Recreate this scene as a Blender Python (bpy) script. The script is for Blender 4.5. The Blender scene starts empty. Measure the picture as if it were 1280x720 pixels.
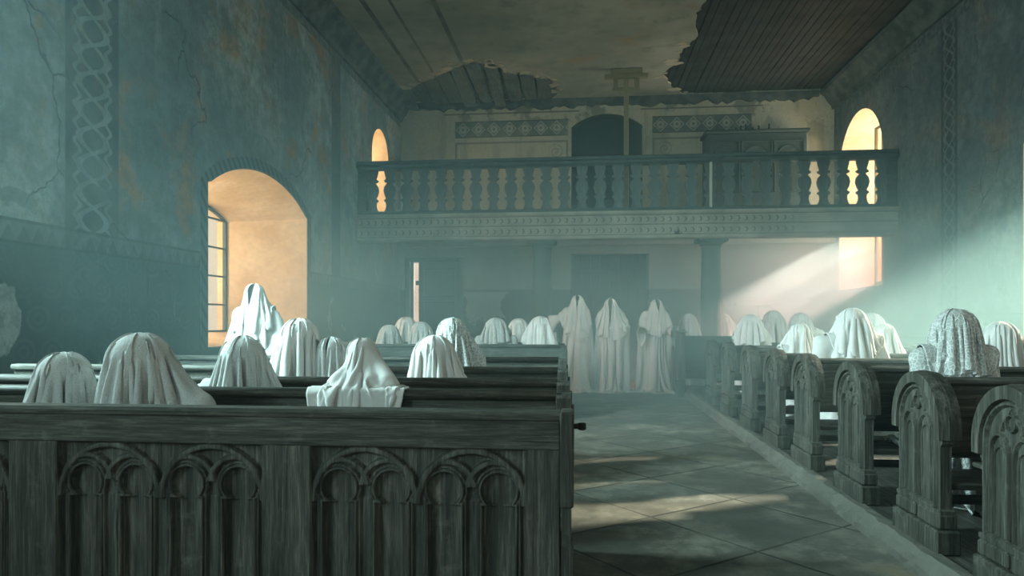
import bpy, math, random
import numpy as np
from mathutils import Vector, Matrix

scene = bpy.context.scene
COL = scene.collection

# ---------------------------------------------------------------- camera, sky, sun, lamps, exposure
F, TH, HC = 880.0, math.atan(90 / 880.0), 1.33
cd = bpy.data.cameras.new('camera'); cam = bpy.data.objects.new('camera', cd); COL.objects.link(cam)
cd.sensor_width = 36; cd.lens = 36 * F / 1280; cd.shift_y = 41 / 1280; cd.clip_start = .05
cam.location = (0, 0, HC); cam.rotation_euler = (math.pi / 2, 0, TH)
scene.camera = cam

XL, XR, YB, YF, HT, YG = -4.95, 6.35, 18.7, -6.0, 7.2, 15.1      # room: side walls, back, front, ceiling, gallery edge
EXPOSURE = 0.32
SUN_E, SUN_AZ, SUN_EL = 42.0, 23.0, 25.5
SKY = ((1.0, .82, .62), .75)
# haze banks: density, then start/full distances along x, y, z (None: everywhere)
HAZE = [(.0025, None, None, None), (.012, None, (2.5, 6.0), (4.2, 2.2)), (.045, None, (4.0, 9.0), (3.4, 1.5)),
        (.055, (-2.0, .6), (5.2, 10.0), (2.8, .9)), (.42, (2.0, 4.6), (12.0, 15.5), (3.4, 2.7)), (.006, (-2.2, -4.4), (8.0, 5.5), (2.2, 3.6))]
HAZE_COL = (.56, .85, .86)
cy = scene.cycles
cy.max_bounces = 5; cy.diffuse_bounces = 2; cy.glossy_bounces = 2; cy.transmission_bounces = 2; cy.volume_bounces = 1; cy.transparent_max_bounces = 24
vs = scene.view_settings
vs.view_transform = 'Standard'; vs.look = 'None'; vs.exposure = EXPOSURE; vs.gamma = 1; vs.use_curve_mapping = False

w = bpy.data.worlds.new('World'); scene.world = w; w.use_nodes = True
bg = w.node_tree.nodes['Background']; bg.inputs[0].default_value = (*SKY[0], 1); bg.inputs[1].default_value = SKY[1]


def lamp(name, kind, loc, direction, energy, color, size=None, spread=None):
    d = bpy.data.lights.new(name, kind); d.energy = energy; d.color = color
    if kind == 'AREA':
        d.shape = 'RECTANGLE'; d.size, d.size_y = size
        if spread: d.spread = math.radians(spread)
    o = bpy.data.objects.new(name, d); COL.objects.link(o); o.location = loc
    o.rotation_euler = Vector(direction).to_track_quat('-Z', 'Y').to_euler()
    return o


az, el = math.radians(SUN_AZ), math.radians(SUN_EL)
sun = lamp('sun', 'SUN', (20, 12, 15), (-math.cos(az) * math.cos(el), -math.sin(az) * math.cos(el), -math.sin(el)), SUN_E, (.97, .97, .88))
sun.data.angle = math.radians(4)
COOL = (.54, .86, .88)
# left nave window out of view; the choir and right nave lamps are added fill
lamp('daylight_left_nave_window', 'AREA', (XL - .3, 4.0, 3.5), (1, .70, -.60), 500, COOL, (1.5, 3.4), 118)
lamp('fill_left_choir', 'AREA', (XL - .3, -2.6, 3.4), (1, .5, -.40), 165, COOL, (2.4, 3.6), 130)
lamp('fill_right_nave', 'AREA', (XR + .5, 1.5, 3.4), (-1, .4, -.25), 30, COOL, (2.4, 3.2))
lamp('fill_choir', 'AREA', (.8, YF + .15, 3.6), (0, 1, -.25), 26, COOL, (4.0, 3.0), 120)
lamp('daylight_left_window', 'AREA', (XL - 1.75, 9.6, 2.6), (1, .35, -.10), 260, (1, .80, .56), (2.0, 2.4))
lamp('daylight_gallery_window_left', 'AREA', (XL - 1.6, 16.5, 5.0), (1, .15, -.1), 230, (1, .88, .66), (1.1, 2.0))
lamp('daylight_gallery_window_right', 'AREA', (XR + 1.7, 17.0, 4.0), (-1, .1, -.15), 420, (.98, .95, .88), (2.2, 3.8))
lamp('daylight_right_window', 'AREA', (XR + 1.7, 9.2, 2.5), (-1, .25, -.40), 360, (.63, .92, .92), (3.0, 2.6), 125)

# ---------------------------------------------------------------- helpers


def yaw_point(px, py, Y):
    """World x, z at distance Y for a direction measured in the photograph."""
    a, b = (px - 640) / F, (401 - py) / F
    fy = a * math.sin(TH) + math.cos(TH)
    k = Y / fy
    return (a * math.cos(TH) - math.sin(TH)) * k, HC + b * k


def wall_y(px, X):
    r = (px - 640) / F
    return X / ((r * math.cos(TH) - math.sin(TH)) / (math.cos(TH) + r * math.sin(TH)))


def ceil_xy(px, py, Z=HT):
    d = F * (Z - HC) / (401 - py)
    a = (px - 640) / F * d
    return a * math.cos(TH) - d * math.sin(TH), a * math.sin(TH) + d * math.cos(TH)


class MB:
    """Collects shapes and links them as one mesh object."""

    def __init__(s): s.v = []; s.f = []; s.m = []; s.mi = 0; s.sm = []

    def add(s, vs_, fs, smooth=False, T=None):
        n = len(s.v)
        s.v += [tuple(T @ Vector(p)) if T else tuple(p) for p in vs_]
        s.f += [tuple(i + n for i in f) for f in fs]
        s.m += [s.mi] * len(fs); s.sm += [smooth] * len(fs)
        return s

    def box(s, x0, x1, y0, y1, z0, z1, bev=0.0, T=None):
        if bev <= 0:
            v = [(x, y, z) for z in (z0, z1) for y in (y0, y1) for x in (x0, x1)]
            return s.add(v, [(0, 2, 3, 1), (4, 5, 7, 6), (0, 1, 5, 4), (2, 6, 7, 3), (0, 4, 6, 2), (1, 3, 7, 5)], T=T)
        b = min(bev, (x1 - x0) * .45, (y1 - y0) * .45, (z1 - z0) * .45)
        v = []
        for z, i in ((z0, b), (z0 + b, 0), (z1 - b, 0), (z1, b)):
            c = [(x0 + i, y0 + b + i * 0, z), (x0 + b, y0 + i, z), (x1 - b, y0 + i, z), (x1 - i, y0 + b, z),
                 (x1 - i, y1 - b, z), (x1 - b, y1 - i, z), (x0 + b, y1 - i, z), (x0 + i, y1 - b, z)]
            v += c
        f = [tuple(range(7, -1, -1)), tuple(range(24, 32))]
        for r in range(3):
            for k in range(8):
                f.append((r * 8 + k, r * 8 + (k + 1) % 8, r * 8 + 8 + (k + 1) % 8, r * 8 + 8 + k))
        return s.add(v, f, T=T)

    def prism(s, poly, axis, a0, a1, smooth=False, T=None):
        """poly of 2D points extruded along axis ('x': (y,z), 'y': (x,z), 'z': (x,y))."""
        def P(u, w, a): return {'x': (a, u, w), 'y': (u, a, w), 'z': (u, w, a)}[axis]
        n = len(poly)
        v = [P(u, w_, a0) for u, w_ in poly] + [P(u, w_, a1) for u, w_ in poly]
        area = sum(poly[i][0] * poly[(i + 1) % n][1] - poly[(i + 1) % n][0] * poly[i][1] for i in range(n))
        flip = (area > 0) != (axis == 'y')
        f = [tuple(range(n)), tuple(range(2 * n - 1, n - 1, -1))] + [(i, i + n, (i + 1) % n + n, (i + 1) % n) for i in range(n)]
        if flip: f = [tuple(reversed(q)) for q in f]
        s.add(v, f, smooth, T)
        return s

    def strip(s, path, axis, a0, a1, width, closed=False, bev=.4):
        """A raised moulding of given width along a 2D path, standing from a0 to a1 on the axis."""
        n = len(path); L = []
        for i in range(n):
            p0 = path[(i - 1) % n] if closed or i else path[i]
            p1 = path[(i + 1) % n] if closed or i < n - 1 else path[i]
            dx, dy = p1[0] - p0[0], p1[1] - p0[1]
            l = math.hypot(dx, dy) + 1e-9
            nx, ny = -dy / l, dx / l
            h = width / 2
            ring = []
            for o, a in ((-h, a0), (-h * bev, a1), (h * bev, a1), (h, a0)):
                u, w_ = path[i][0] + nx * o, path[i][1] + ny * o
                ring.append({'x': (a, u, w_), 'y': (u, a, w_), 'z': (u, w_, a)}[axis])
            L.append(ring)
        v = [q for r in L for q in r]; f = []
        for i in range(n if closed else n - 1):
            j = (i + 1) % n
            for k in range(3):
                f.append((i * 4 + k, i * 4 + k + 1, j * 4 + k + 1, j * 4 + k))
            f.append((i * 4 + 3, i * 4, j * 4, j * 4 + 3))
        if not closed:
            f += [(0, 1, 2, 3), (4 * n - 1, 4 * n - 2, 4 * n - 3, 4 * n - 4)]
        return s.add(v, f)

    def tube(s, pts, r, n=8, cap=True):
        rs = r if isinstance(r, (list, tuple)) else [r] * len(pts)
        v = []
        for i, p in enumerate(pts):
            a = Vector(pts[max(i - 1, 0)]); b = Vector(pts[min(i + 1, len(pts) - 1)])
            t = (b - a).normalized()
            up = Vector((0, 0, 1)) if abs(t.z) < .9 else Vector((1, 0, 0))
            e1 = t.cross(up).normalized(); e2 = t.cross(e1)
            for k in range(n):
                q = Vector(p) + (e1 * math.cos(2 * math.pi * k / n) + e2 * math.sin(2 * math.pi * k / n)) * rs[i]
                v.append(tuple(q))
        f = [(i * n + k, i * n + (k + 1) % n, (i + 1) * n + (k + 1) % n, (i + 1) * n + k) for i in range(len(pts) - 1) for k in range(n)]
        if cap: f += [tuple(range(n - 1, -1, -1)), tuple(range((len(pts) - 1) * n, len(pts) * n))]
        return s.add(v, f, True)

    def lathe(s, prof, c, n=32):
        v = [(c[0] + r * math.cos(2 * math.pi * k / n), c[1] + r * math.sin(2 * math.pi * k / n), c[2] + z) for r, z in prof for k in range(n)]
        f = [(i * n + k, i * n + (k + 1) % n, (i + 1) * n + (k + 1) % n, (i + 1) * n + k) for i in range(len(prof) - 1) for k in range(n)]
        f += [tuple(range(n - 1, -1, -1)), tuple(range((len(prof) - 1) * n, len(prof) * n))]
        return s.add(v, f, True)

    def mesh(s, name, mats):
        me = bpy.data.meshes.new(name)
        me.from_pydata(s.v, [], s.f)
        for m in (mats if isinstance(mats, (list, tuple)) else [mats]): me.materials.append(m)
        me.polygons.foreach_set('material_index', s.m); me.polygons.foreach_set('use_smooth', s.sm)
        me.update()
        return me

    def build(s, name, mats, parent=None, loc=None):
        o = bpy.data.objects.new(name, s.mesh(name, mats)); COL.objects.link(o)
        if parent: o.parent = parent
        if loc: o.location = loc
        return o


def tag(o, label=None, cat=None, group=None, kind=None):
    for k, x in (('label', label), ('category', cat), ('group', group), ('kind', kind)):
        if x: o[k] = x
    return o


def thing(name, loc, label, cat, group=None):
    o = bpy.data.objects.new(name, None); COL.objects.link(o); o.location = loc; o.empty_display_size = .1
    return tag(o, label, cat, group)


def arc(cx, cy, r, a0, a1, n):
    return [(cx + r * math.cos(math.radians(a0 + (a1 - a0) * i / n)), cy + r * math.sin(math.radians(a0 + (a1 - a0) * i / n))) for i in range(n + 1)]


# ---------------------------------------------------------------- node helper
class NT:
    def __init__(s, name, bump=None):
        s.mat = bpy.data.materials.new(name); s.mat.use_nodes = True
        s.t = s.mat.node_tree; s.t.nodes.clear()
        s.out = s.t.nodes.new('ShaderNodeOutputMaterial')
        s.b = s.t.nodes.new('ShaderNodeBsdfPrincipled')
        s.t.links.new(s.b.outputs[0], s.out.inputs[0])
        tc = s.t.nodes.new('ShaderNodeTexCoord'); s.co = tc.outputs['Object']
        sx = s.t.nodes.new('ShaderNodeSeparateXYZ'); s.t.links.new(s.co, sx.inputs[0])
        s.x, s.y, s.z = sx.outputs

    def put(s, sock, val):
        if isinstance(val, bpy.types.NodeSocket): s.t.links.new(val, sock)
        else:
            if sock.type == 'RGBA' and len(val) == 3: val = (*val, 1)
            sock.default_value = val

    def m(s, op, a, b=0.0, c=None):
        n = s.t.nodes.new('ShaderNodeMath'); n.operation = op
        s.put(n.inputs[0], a); s.put(n.inputs[1], b)
        if c is not None: s.put(n.inputs[2], c)
        return n.outputs[0]

    def vec(s, x, y, z):
        n = s.t.nodes.new('ShaderNodeCombineXYZ')
        for i, q in enumerate((x, y, z)): s.put(n.inputs[i], q)
        return n.outputs[0]

    def scale(s, v, k):
        n = s.t.nodes.new('ShaderNodeVectorMath'); n.operation = 'MULTIPLY'
        s.put(n.inputs[0], v); n.inputs[1].default_value = k
        return n.outputs[0]

    def noise(s, scale, detail=4, rough=.55, v=None, dist=0.0):
        n = s.t.nodes.new('ShaderNodeTexNoise')
        s.put(n.inputs['Vector'], v if v is not None else s.co)
        n.inputs['Scale'].default_value = scale; n.inputs['Detail'].default_value = detail; n.inputs['Roughness'].default_value = rough
        n.inputs['Distortion'].default_value = dist
        return n.outputs[0]

    def voro(s, scale, v=None, feature='DISTANCE_TO_EDGE', rnd=1.0):
        n = s.t.nodes.new('ShaderNodeTexVoronoi'); n.feature = feature
        s.put(n.inputs['Vector'], v if v is not None else s.co)
        n.inputs['Scale'].default_value = scale; n.inputs['Randomness'].default_value = rnd
        return n.outputs['Distance']

    def ramp(s, val, a, b, lo=0.0, hi=1.0):
        n = s.t.nodes.new('ShaderNodeMapRange'); n.interpolation_type = 'SMOOTHSTEP'
        s.put(n.inputs[0], val); s.put(n.inputs[1], a); s.put(n.inputs[2], b); n.inputs[3].default_value = lo; n.inputs[4].default_value = hi
        return n.outputs[0]

    def mix(s, f, a, b, mode='MIX'):
        n = s.t.nodes.new('ShaderNodeMix'); n.data_type = 'RGBA'; n.blend_type = mode
        s.put(n.inputs[0], f); s.put(n.inputs[6], a); s.put(n.inputs[7], b)
        return n.outputs[2]

    def between(s, v, a, b, e=.01):
        return s.m('MULTIPLY', s.ramp(v, a - e, a + e), s.ramp(v, b - e, b + e, 1, 0))

    def tri(s, v, period):
        """0..1 triangle wave"""
        q = s.m('FRACT', s.m('DIVIDE', v, period))
        return s.m('MULTIPLY', s.m('ABSOLUTE', s.m('SUBTRACT', q, .5)), 2)

    def finish(s, col, rough=.85, height=None, strength=.3, dist=.02, spec=.25):
        s.put(s.b.inputs['Base Color'], col); s.put(s.b.inputs['Roughness'], rough)
        s.b.inputs['Specular IOR Level'].default_value = spec
        if height is not None:
            n = s.t.nodes.new('ShaderNodeBump'); n.inputs['Strength'].default_value = strength; n.inputs['Distance'].default_value = dist
            s.put(n.inputs['Height'], height); s.t.links.new(n.outputs[0], s.b.inputs['Normal'])
        return s.mat


def wood(name, axis, base, light, bump=.25, green=True):
    t = NT(name)
    k = {'x': (1.2, 22, 22), 'y': (22, 1.2, 22), 'z': (22, 22, 1.2)}[axis]
    v = t.scale(t.co, k)
    n1 = t.noise(1.0, 5, .65, v, .6); n2 = t.noise(2.2, 4); n3 = t.noise(.9, 3)
    n4 = t.noise(3.0, 3, .5, v)
    c = t.mix(t.ramp(n1, .3, .72), base, light)
    c = t.mix(t.ramp(n2, .52, .8, 0, .55), c, tuple(q * .55 for q in base))
    if green: c = t.mix(t.ramp(n3, .5, .75, 0, .5), c, (base[0] * .7, base[1] * 1.05, base[2] * .95))
    gr = t.noise(4.5, 6, .75, v)
    c = t.mix(t.ramp(gr, .42, .66, .65, 0), c, tuple(q * .35 for q in base))
    c = t.mix(t.ramp(t.noise(7, 6, .7), .55, .75, 0, .35), c, tuple(q * 1.5 for q in light))
    cr = t.ramp(n4, .30, .36, 1, 0)
    c = t.mix(t.m('MULTIPLY', cr, .6), c, (.012, .012, .01))
    h = t.m('SUBTRACT', t.m('ADD', t.m('ADD', n1, t.m('MULTIPLY', gr, .7)), t.m('MULTIPLY', n2, .4)), t.m('MULTIPLY', cr, .6))
    return t.finish(c, t.ramp(n2, .3, .8, .55, .8), h, bump, .006, .3)


def wall_mat(name, h, bands=(), bands_z=None, dado=2.03, pale=1.0, extra=None, bandtop=True):
    """Old painted plaster: stains, cracks, painted dado with toothed border, painted ornamental bands. h = 'x' or 'y'."""
    t = NT(name)
    H = {'x': t.x, 'y': t.y}[h]; z = t.z
    big = t.noise(.42, 5, .6); mid = t.noise(1.7, 6, .62); fine = t.noise(14, 5, .7)
    streak = t.noise(1.0, 4, .6, t.vec(t.m('MULTIPLY', t.x, 3.2), t.m('MULTIPLY', t.y, 3.2), t.m('MULTIPLY', z, .35)))
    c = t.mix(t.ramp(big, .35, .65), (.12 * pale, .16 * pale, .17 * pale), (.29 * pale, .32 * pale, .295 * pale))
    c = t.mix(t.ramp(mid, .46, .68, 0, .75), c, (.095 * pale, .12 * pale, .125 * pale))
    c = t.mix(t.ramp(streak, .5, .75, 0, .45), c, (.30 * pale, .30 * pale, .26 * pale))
    rust = t.m('MULTIPLY', t.ramp(t.noise(.8, 4, .6), .47, .66), t.ramp(mid, .35, .6))
    c = t.mix(t.m('MULTIPLY', rust, .8 if pale == 1 else .3), c, (.32, .15, .05))
    spots = t.ramp(t.noise(2.6, 3, .5), .66, .74)
    c = t.mix(t.m('MULTIPLY', spots, .6 if pale == 1 else .25), c, (.28, .17, .09))
    # cracks
    wv = t.scale(t.co, (1, 1, 1))
    nn = t.t.nodes.new('ShaderNodeTexNoise'); nn.inputs['Scale'].default_value = 1.6; nn.inputs['Detail'].default_value = 6; t.t.links.new(t.co, nn.inputs['Vector'])
    ad = t.t.nodes.new('ShaderNodeVectorMath'); ad.operation = 'MULTIPLY_ADD'
    t.t.links.new(nn.outputs['Color'], ad.inputs[0]); ad.inputs[1].default_value = (.55, .55, .55); t.t.links.new(t.co, ad.inputs[2])
    cr = t.m('MULTIPLY', t.ramp(t.voro(.5, ad.outputs[0]), .002, .007, 1, 0), t.ramp(t.noise(.6, 2), .5, .6))
    c = t.mix(t.m('MULTIPLY', cr, .8), c, (.03, .035, .035))
    pat_h = t.m('MULTIPLY', cr, -1)
    # painted vertical bands with interlaced ornament
    for (a, b, kind) in bands:
        inb = t.between(H, a, b, .012)
        mid_ = (a + b) / 2; wd = b - a
        u = t.m('DIVIDE', t.m('SUBTRACT', H, mid_), wd)                      # -.5...5
        if kind == 'lace':
            edge = t.ramp(t.m('ABSOLUTE', u), .36, .40)
            wz = t.m('MULTIPLY', z, 2 * math.pi / .55)
            s1 = t.m('MULTIPLY', t.m('SINE', wz), .26); s2 = t.m('MULTIPLY', s1, -1)
            w1 = t.ramp(t.m('ABSOLUTE', t.m('SUBTRACT', u, s1)), .05, .075, 1, 0)
            w2 = t.ramp(t.m('ABSOLUTE', t.m('SUBTRACT', u, s2)), .05, .075, 1, 0)
            wz2 = t.m('MULTIPLY', z, 2 * math.pi / .18)
            w3 = t.ramp(t.m('ABSOLUTE', t.m('SUBTRACT', t.m('ABSOLUTE', u), t.m('ADD', .29, t.m('MULTIPLY', t.m('SINE', wz2), .05)))), .025, .045, 1, 0)
            orn = t.m('MAXIMUM', t.m('MAXIMUM', w1, w2), w3)
            cc = t.mix(orn, (.045 * pale, .058 * pale, .06 * pale), (.19 * pale, .215 * pale, .21 * pale))
            cc = t.mix(edge, cc, (.04 * pale, .05 * pale, .052 * pale))
            worn = t.ramp(mid, .4, .75, .95, .35)
            c = t.mix(t.m('MULTIPLY', inb, worn), c, cc)
            pat_h = t.m('ADD', pat_h, t.m('MULTIPLY', t.m('MULTIPLY', inb, orn), .5))
        else:
            cc = t.mix(t.ramp(t.noise(30, 2), .4, .6), (.035 * pale, .05 * pale, .055 * pale), (.08 * pale, .10 * pale, .10 * pale))
            lin = t.ramp(t.m('ABSOLUTE', u), .40, .46)
            cc = t.mix(lin, cc, (.04, .055, .06))
            c = t.mix(t.m('MULTIPLY', inb, t.ramp(mid, .4, .8, .9, .4)), c, cc)
    # dado
    if dado:
        zz = t.m('ADD', z, t.m('MULTIPLY', t.m('SUBTRACT', mid, .5), .02))
        ind = t.ramp(zz, dado - .012, dado + .012, 1, 0)
        cu = t.m('SUBTRACT', t.m('FRACT', t.m('DIVIDE', H, .34)), .5)
        row = t.m('FLOOR', t.m('DIVIDE', z, .30))
        cu = t.m('SUBTRACT', t.m('FRACT', t.m('ADD', t.m('DIVIDE', H, .34), t.m('MULTIPLY', row, .5))), .5)
        cz = t.m('SUBTRACT', t.m('FRACT', t.m('DIVIDE', z, .30)), .5)
        rad = t.m('SQRT', t.m('ADD', t.m('MULTIPLY', cu, cu), t.m('MULTIPLY', cz, cz)))
        ringp = t.ramp(t.m('ABSOLUTE', t.m('SUBTRACT', rad, .36)), .03, .08, 1, 0)
        petal = t.ramp(t.m('ABSOLUTE', t.m('SUBTRACT', rad, .15)), .03, .07, 1, 0)
        dm = t.m('MULTIPLY', t.m('MAXIMUM', ringp, petal), t.ramp(mid, .35, .7, .7, .1))
        dc = t.mix(dm, (.052, .078, .078), (.085, .115, .11))
        dc = t.mix(t.ramp(big, .45, .7, 0, .5), dc, (.10, .12, .11))
        lost = t.m('MULTIPLY', t.ramp(t.noise(1.15, 5, .6, dist=.8), .66, .69), .85)
        if extra:
            for (h0, h1, z0, z1) in extra:
                jx = t.m('ADD', H, t.m('MULTIPLY', t.m('SUBTRACT', t.noise(2.5, 4), .5), .5))
                jz = t.m('ADD', z, t.m('MULTIPLY', t.m('SUBTRACT', t.noise(2.1, 4, .6), .5), .5))
                lost = t.m('MAXIMUM', lost, t.m('MULTIPLY', t.between(jx, h0, h1, .015), t.between(jz, z0, z1, .015)))
        dc = t.mix(lost, dc, (.29, .315, .30))
        c = t.mix(ind, c, dc)
        # toothed border
        zb = t.m('SUBTRACT', z, dado)
        tooth = t.m('LESS_THAN', t.m('DIVIDE', zb, .15), t.tri(H, .17))
        bc = t.mix(tooth, (.115, .14, .135), (.045, .062, .062))
        lines = t.m('MAXIMUM', t.between(zb, .17, .20, .004), t.between(zb, -.02, .012, .004))
        bc = t.mix(lines, bc, (.035, .05, .05))
        c = t.mix(t.m('MULTIPLY', t.between(zb, -.02, .20, .004), t.ramp(mid, .4, .75, .85, .3)), c, bc)
    if bands_z:
        for (a, b) in bands_z:
            cc = t.mix(t.ramp(t.noise(9, 3), .42, .58), (.05, .07, .07), (.11, .13, .125))
            c = t.mix(t.m('MULTIPLY', t.between(z, a, b, .012), t.ramp(mid, .4, .8, .92, .5)), c, cc)
    grit = t.noise(5.5, 8, .78)
    c = t.mix(t.ramp(grit, .40, .58, .42, 0), c, (.05 * pale, .065 * pale, .065 * pale))
    c = t.mix(t.ramp(fine, .35, .7, 0, .3), c, (.085 * pale, .10 * pale, .095 * pale))
    peel = t.ramp(t.noise(1.05, 7, .6, dist=.5), .615, .63)
    c = t.mix(t.m('MULTIPLY', peel, .5), c, (.10 * pale, .12 * pale, .115 * pale))
    scr = t.ramp(t.noise(1.0, 5, .7, t.vec(t.m('MULTIPLY', t.x, 26.), t.m('MULTIPLY', t.y, 26.), t.m('MULTIPLY', z, 1.3))), .62, .74, 0, .25)
    c = t.mix(scr, c, (.33 * pale, .36 * pale, .34 * pale))
    hgt = t.m('ADD', t.m('ADD', t.m('MULTIPLY', fine, .25), t.m('MULTIPLY', mid, .6)), pat_h)
    return t.finish(c, .9, hgt, .35, .02, .15)
# ---------------------------------------------------------------- materials
W_DARK, W_LITE = (.040, .040, .032), (.185, .18, .148)
wood_x = wood('old_oak_along_x', 'x', W_DARK, W_LITE)
wood_y = wood('old_oak_along_y', 'y', W_DARK, W_LITE)
wood_z = wood('old_oak_upright', 'z', W_DARK, W_LITE)
lath_shade_m = wood('shaded_lath_boards', 'y', (.017, .014, .011), (.045, .038, .03), .5, False)  # dark lath copy: shade of the right ceiling put into the colour
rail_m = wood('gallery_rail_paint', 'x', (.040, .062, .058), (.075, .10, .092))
lath_lit_m = wood('lit_lath_boards', 'y', (.07, .068, .056), (.16, .15, .122), .5, False)  # lighter lath copy for the lit left side and the hole
bal_m = wood('gallery_baluster_paint', 'z', (.075, .10, .098), (.12, .15, .145))
door_m = wood('door_boards', 'z', (.035, .045, .045), (.065, .075, .07))

mat_left = wall_mat('plaster_left', 'y', bands=[(6.28, 7.06, 'lace'), (13.45, 13.95, 'plain')], bands_z=[(6.55, 7.15)], extra=[(5.2, 5.68, 1.03, 1.65)])
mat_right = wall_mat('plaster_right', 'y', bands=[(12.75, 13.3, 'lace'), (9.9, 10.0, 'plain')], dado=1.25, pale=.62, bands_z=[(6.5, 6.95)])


def back_mat():
    t = NT('plaster_back')
    x, z = t.x, t.z
    big = t.noise(.5, 5, .6); mid = t.noise(2.0, 6, .62); fine = t.noise(13, 5, .7)
    c = t.mix(t.ramp(big, .35, .65), (.26, .29, .27), (.36, .355, .29))
    c = t.mix(t.ramp(mid, .45, .75, 0, .5), c, (.18, .20, .19))
    up = t.ramp(z, 3.5, 3.7)
    c = t.mix(t.m('MULTIPLY', up, t.ramp(mid, .3, .7, .85, .45)), c, (.42, .38, .26))
    lostb = t.m('MULTIPLY', t.ramp(t.noise(1.3, 6, .62), .54, .58), t.ramp(z, 6.0, 7.0, .15, .95))
    c = t.mix(t.m('MULTIPLY', lostb, up), c, (.15, .155, .125))
    c = t.mix(t.m('MULTIPLY', t.m('MULTIPLY', t.ramp(t.noise(.9, 5, .6, t.vec(t.m('MULTIPLY', x, 2.5), 0.0, t.m('MULTIPLY', z, .5))), .5, .7), up), .7), c, (.17, .18, .15))
    # frieze of painted squares above the gallery
    for (a, b) in ((-3.45, -.42), (1.78, 4.3)):
        inb = t.m('MULTIPLY', t.between(x, a, b, .01), t.between(z, 6.24, 6.68, .01))
        u = t.m('SUBTRACT', t.m('FRACT', t.m('DIVIDE', t.m('SUBTRACT', x, a), .42)), .5)
        wv = t.m('DIVIDE', t.m('SUBTRACT', z, 6.46), .42)
        dia = t.m('ADD', t.m('ABSOLUTE', u), t.m('ABSOLUTE', wv))
        rad = t.m('SQRT', t.m('ADD', t.m('MULTIPLY', u, u), t.m('MULTIPLY', wv, wv)))
        pt = t.m('MAXIMUM', t.ramp(t.m('ABSOLUTE', t.m('SUBTRACT', dia, .42)), .03, .06, 1, 0), t.ramp(t.m('ABSOLUTE', t.m('SUBTRACT', rad, .16)), .06, .10, 1, 0))
        fc = t.mix(pt, (.07, .10, .095), (.30, .31, .25))
        fc = t.mix(t.ramp(t.m('ABSOLUTE', wv), .44, .47), fc, (.03, .04, .04))
        c = t.mix(t.m('MULTIPLY', inb, t.ramp(mid, .45, .8, .95, .3)), c, fc)
        ln = t.m('MULTIPLY', t.between(x, a - .3, b + .3, .01), t.between(z, 6.86, 6.90, .004))
        c = t.mix(t.m('MULTIPLY', ln, .8), c, (.05, .05, .045))
        # frame line and a scroll at the inner corner of each painted field
        fr = t.m('MULTIPLY', t.between(x, a, b, .01), t.between(z, 4.0, 6.12, .01))
        fi = t.m('MULTIPLY', t.between(x, a + .05, b - .05, .01), t.between(z, 4.0, 6.07, .01))
        c = t.mix(t.m('MULTIPLY', t.m('SUBTRACT', fr, fi), .75), c, (.10, .11, .095))
        sx = b - .32 if a < 0 else a + .32
        du, dw = t.m('SUBTRACT', x, sx), t.m('SUBTRACT', z, 5.82)
        rr = t.m('SQRT', t.m('ADD', t.m('MULTIPLY', du, du), t.m('MULTIPLY', dw, dw)))
        an = t.m('ARCTAN2', dw, du)
        sp = t.m('FRACT', t.m('SUBTRACT', t.m('DIVIDE', rr, .11), t.m('DIVIDE', an, 2 * math.pi)))
        sc = t.m('MULTIPLY', t.between(sp, .38, .62, .06), t.ramp(rr, .19, .21, 1, 0))
        c = t.mix(t.m('MULTIPLY', sc, .6), c, (.12, .12, .10))
    # dado
    zz = t.m('ADD', z, t.m('MULTIPLY', t.m('SUBTRACT', mid, .5), .05))
    dc = t.mix(t.ramp(big, .4, .65), (.075, .10, .10), (.12, .145, .14))
    jx = t.m('ADD', x, t.m('MULTIPLY', t.m('SUBTRACT', t.noise(1.6, 4, .6), .5), 1.3))
    jz = t.m('ADD', z, t.m('MULTIPLY', t.m('SUBTRACT', t.noise(1.9, 4, .6), .5), 1.2))
    pch = t.m('MULTIPLY', t.between(jx, -3.15, -2.15, .02), t.between(jz, 1.35, 2.3, .02))
    dc = t.mix(pch, dc, (.34, .36, .33))
    c = t.mix(t.ramp(zz, 2.12, 2.15, 1, 0), c, dc)
    c = t.mix(t.m('MULTIPLY', t.between(zz, 2.10, 2.17, .01), .6), c, (.05, .065, .06))
    c = t.mix(t.ramp(fine, .3, .75, 0, .3), c, (.14, .15, .13))
    return t.finish(c, .9, t.m('ADD', t.m('MULTIPLY', fine, .3), t.m('MULTIPLY', mid, .6)), .35, .02, .15)


mat_back = back_mat()

t = NT('reveal_plaster'); n = t.noise(1.6, 5); n2 = t.noise(12, 4)
reveal_m = t.finish(t.mix(t.ramp(n2, .3, .8, 0, .4), t.mix(t.ramp(n, .35, .7), (.66, .49, .31), (.54, .36, .19)), (.36, .27, .18)), .9, t.m('ADD', n, n2), .25, .02, .1)

t = NT('ceiling_plaster')
n = t.noise(.5, 6, .6); n2 = t.noise(2.4, 5, .6); n3 = t.noise(18, 4)
c = t.mix(t.ramp(n, .35, .66), (.19, .19, .15), (.29, .28, .22))
c = t.mix(t.ramp(n2, .48, .75, 0, .6), c, (.11, .12, .10))
c = t.mix(t.ramp(t.noise(.9, 3), .6, .72, 0, .5), c, (.24, .16, .08))
for lx_, lw in ((-4.05, .05), (-3.55, .03), (-2.75, .05)):
    ln = t.m('MULTIPLY', t.between(t.x, lx_ - lw, lx_ + lw, .012), t.ramp(n2, .3, .7, .9, .35))
    c = t.mix(ln, c, (.05, .055, .05))
plaster_m = t.finish(c, .92, t.m('ADD', t.m('MULTIPLY', n2, .7), t.m('MULTIPLY', n3, .25)), .35, .03, .1)
t = NT('broken_plaster_edge'); n = t.noise(9, 5)
edge_m = t.finish(t.mix(n, (.30, .25, .17), (.42, .36, .26)), .95, n, .5, .03, .1)

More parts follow.
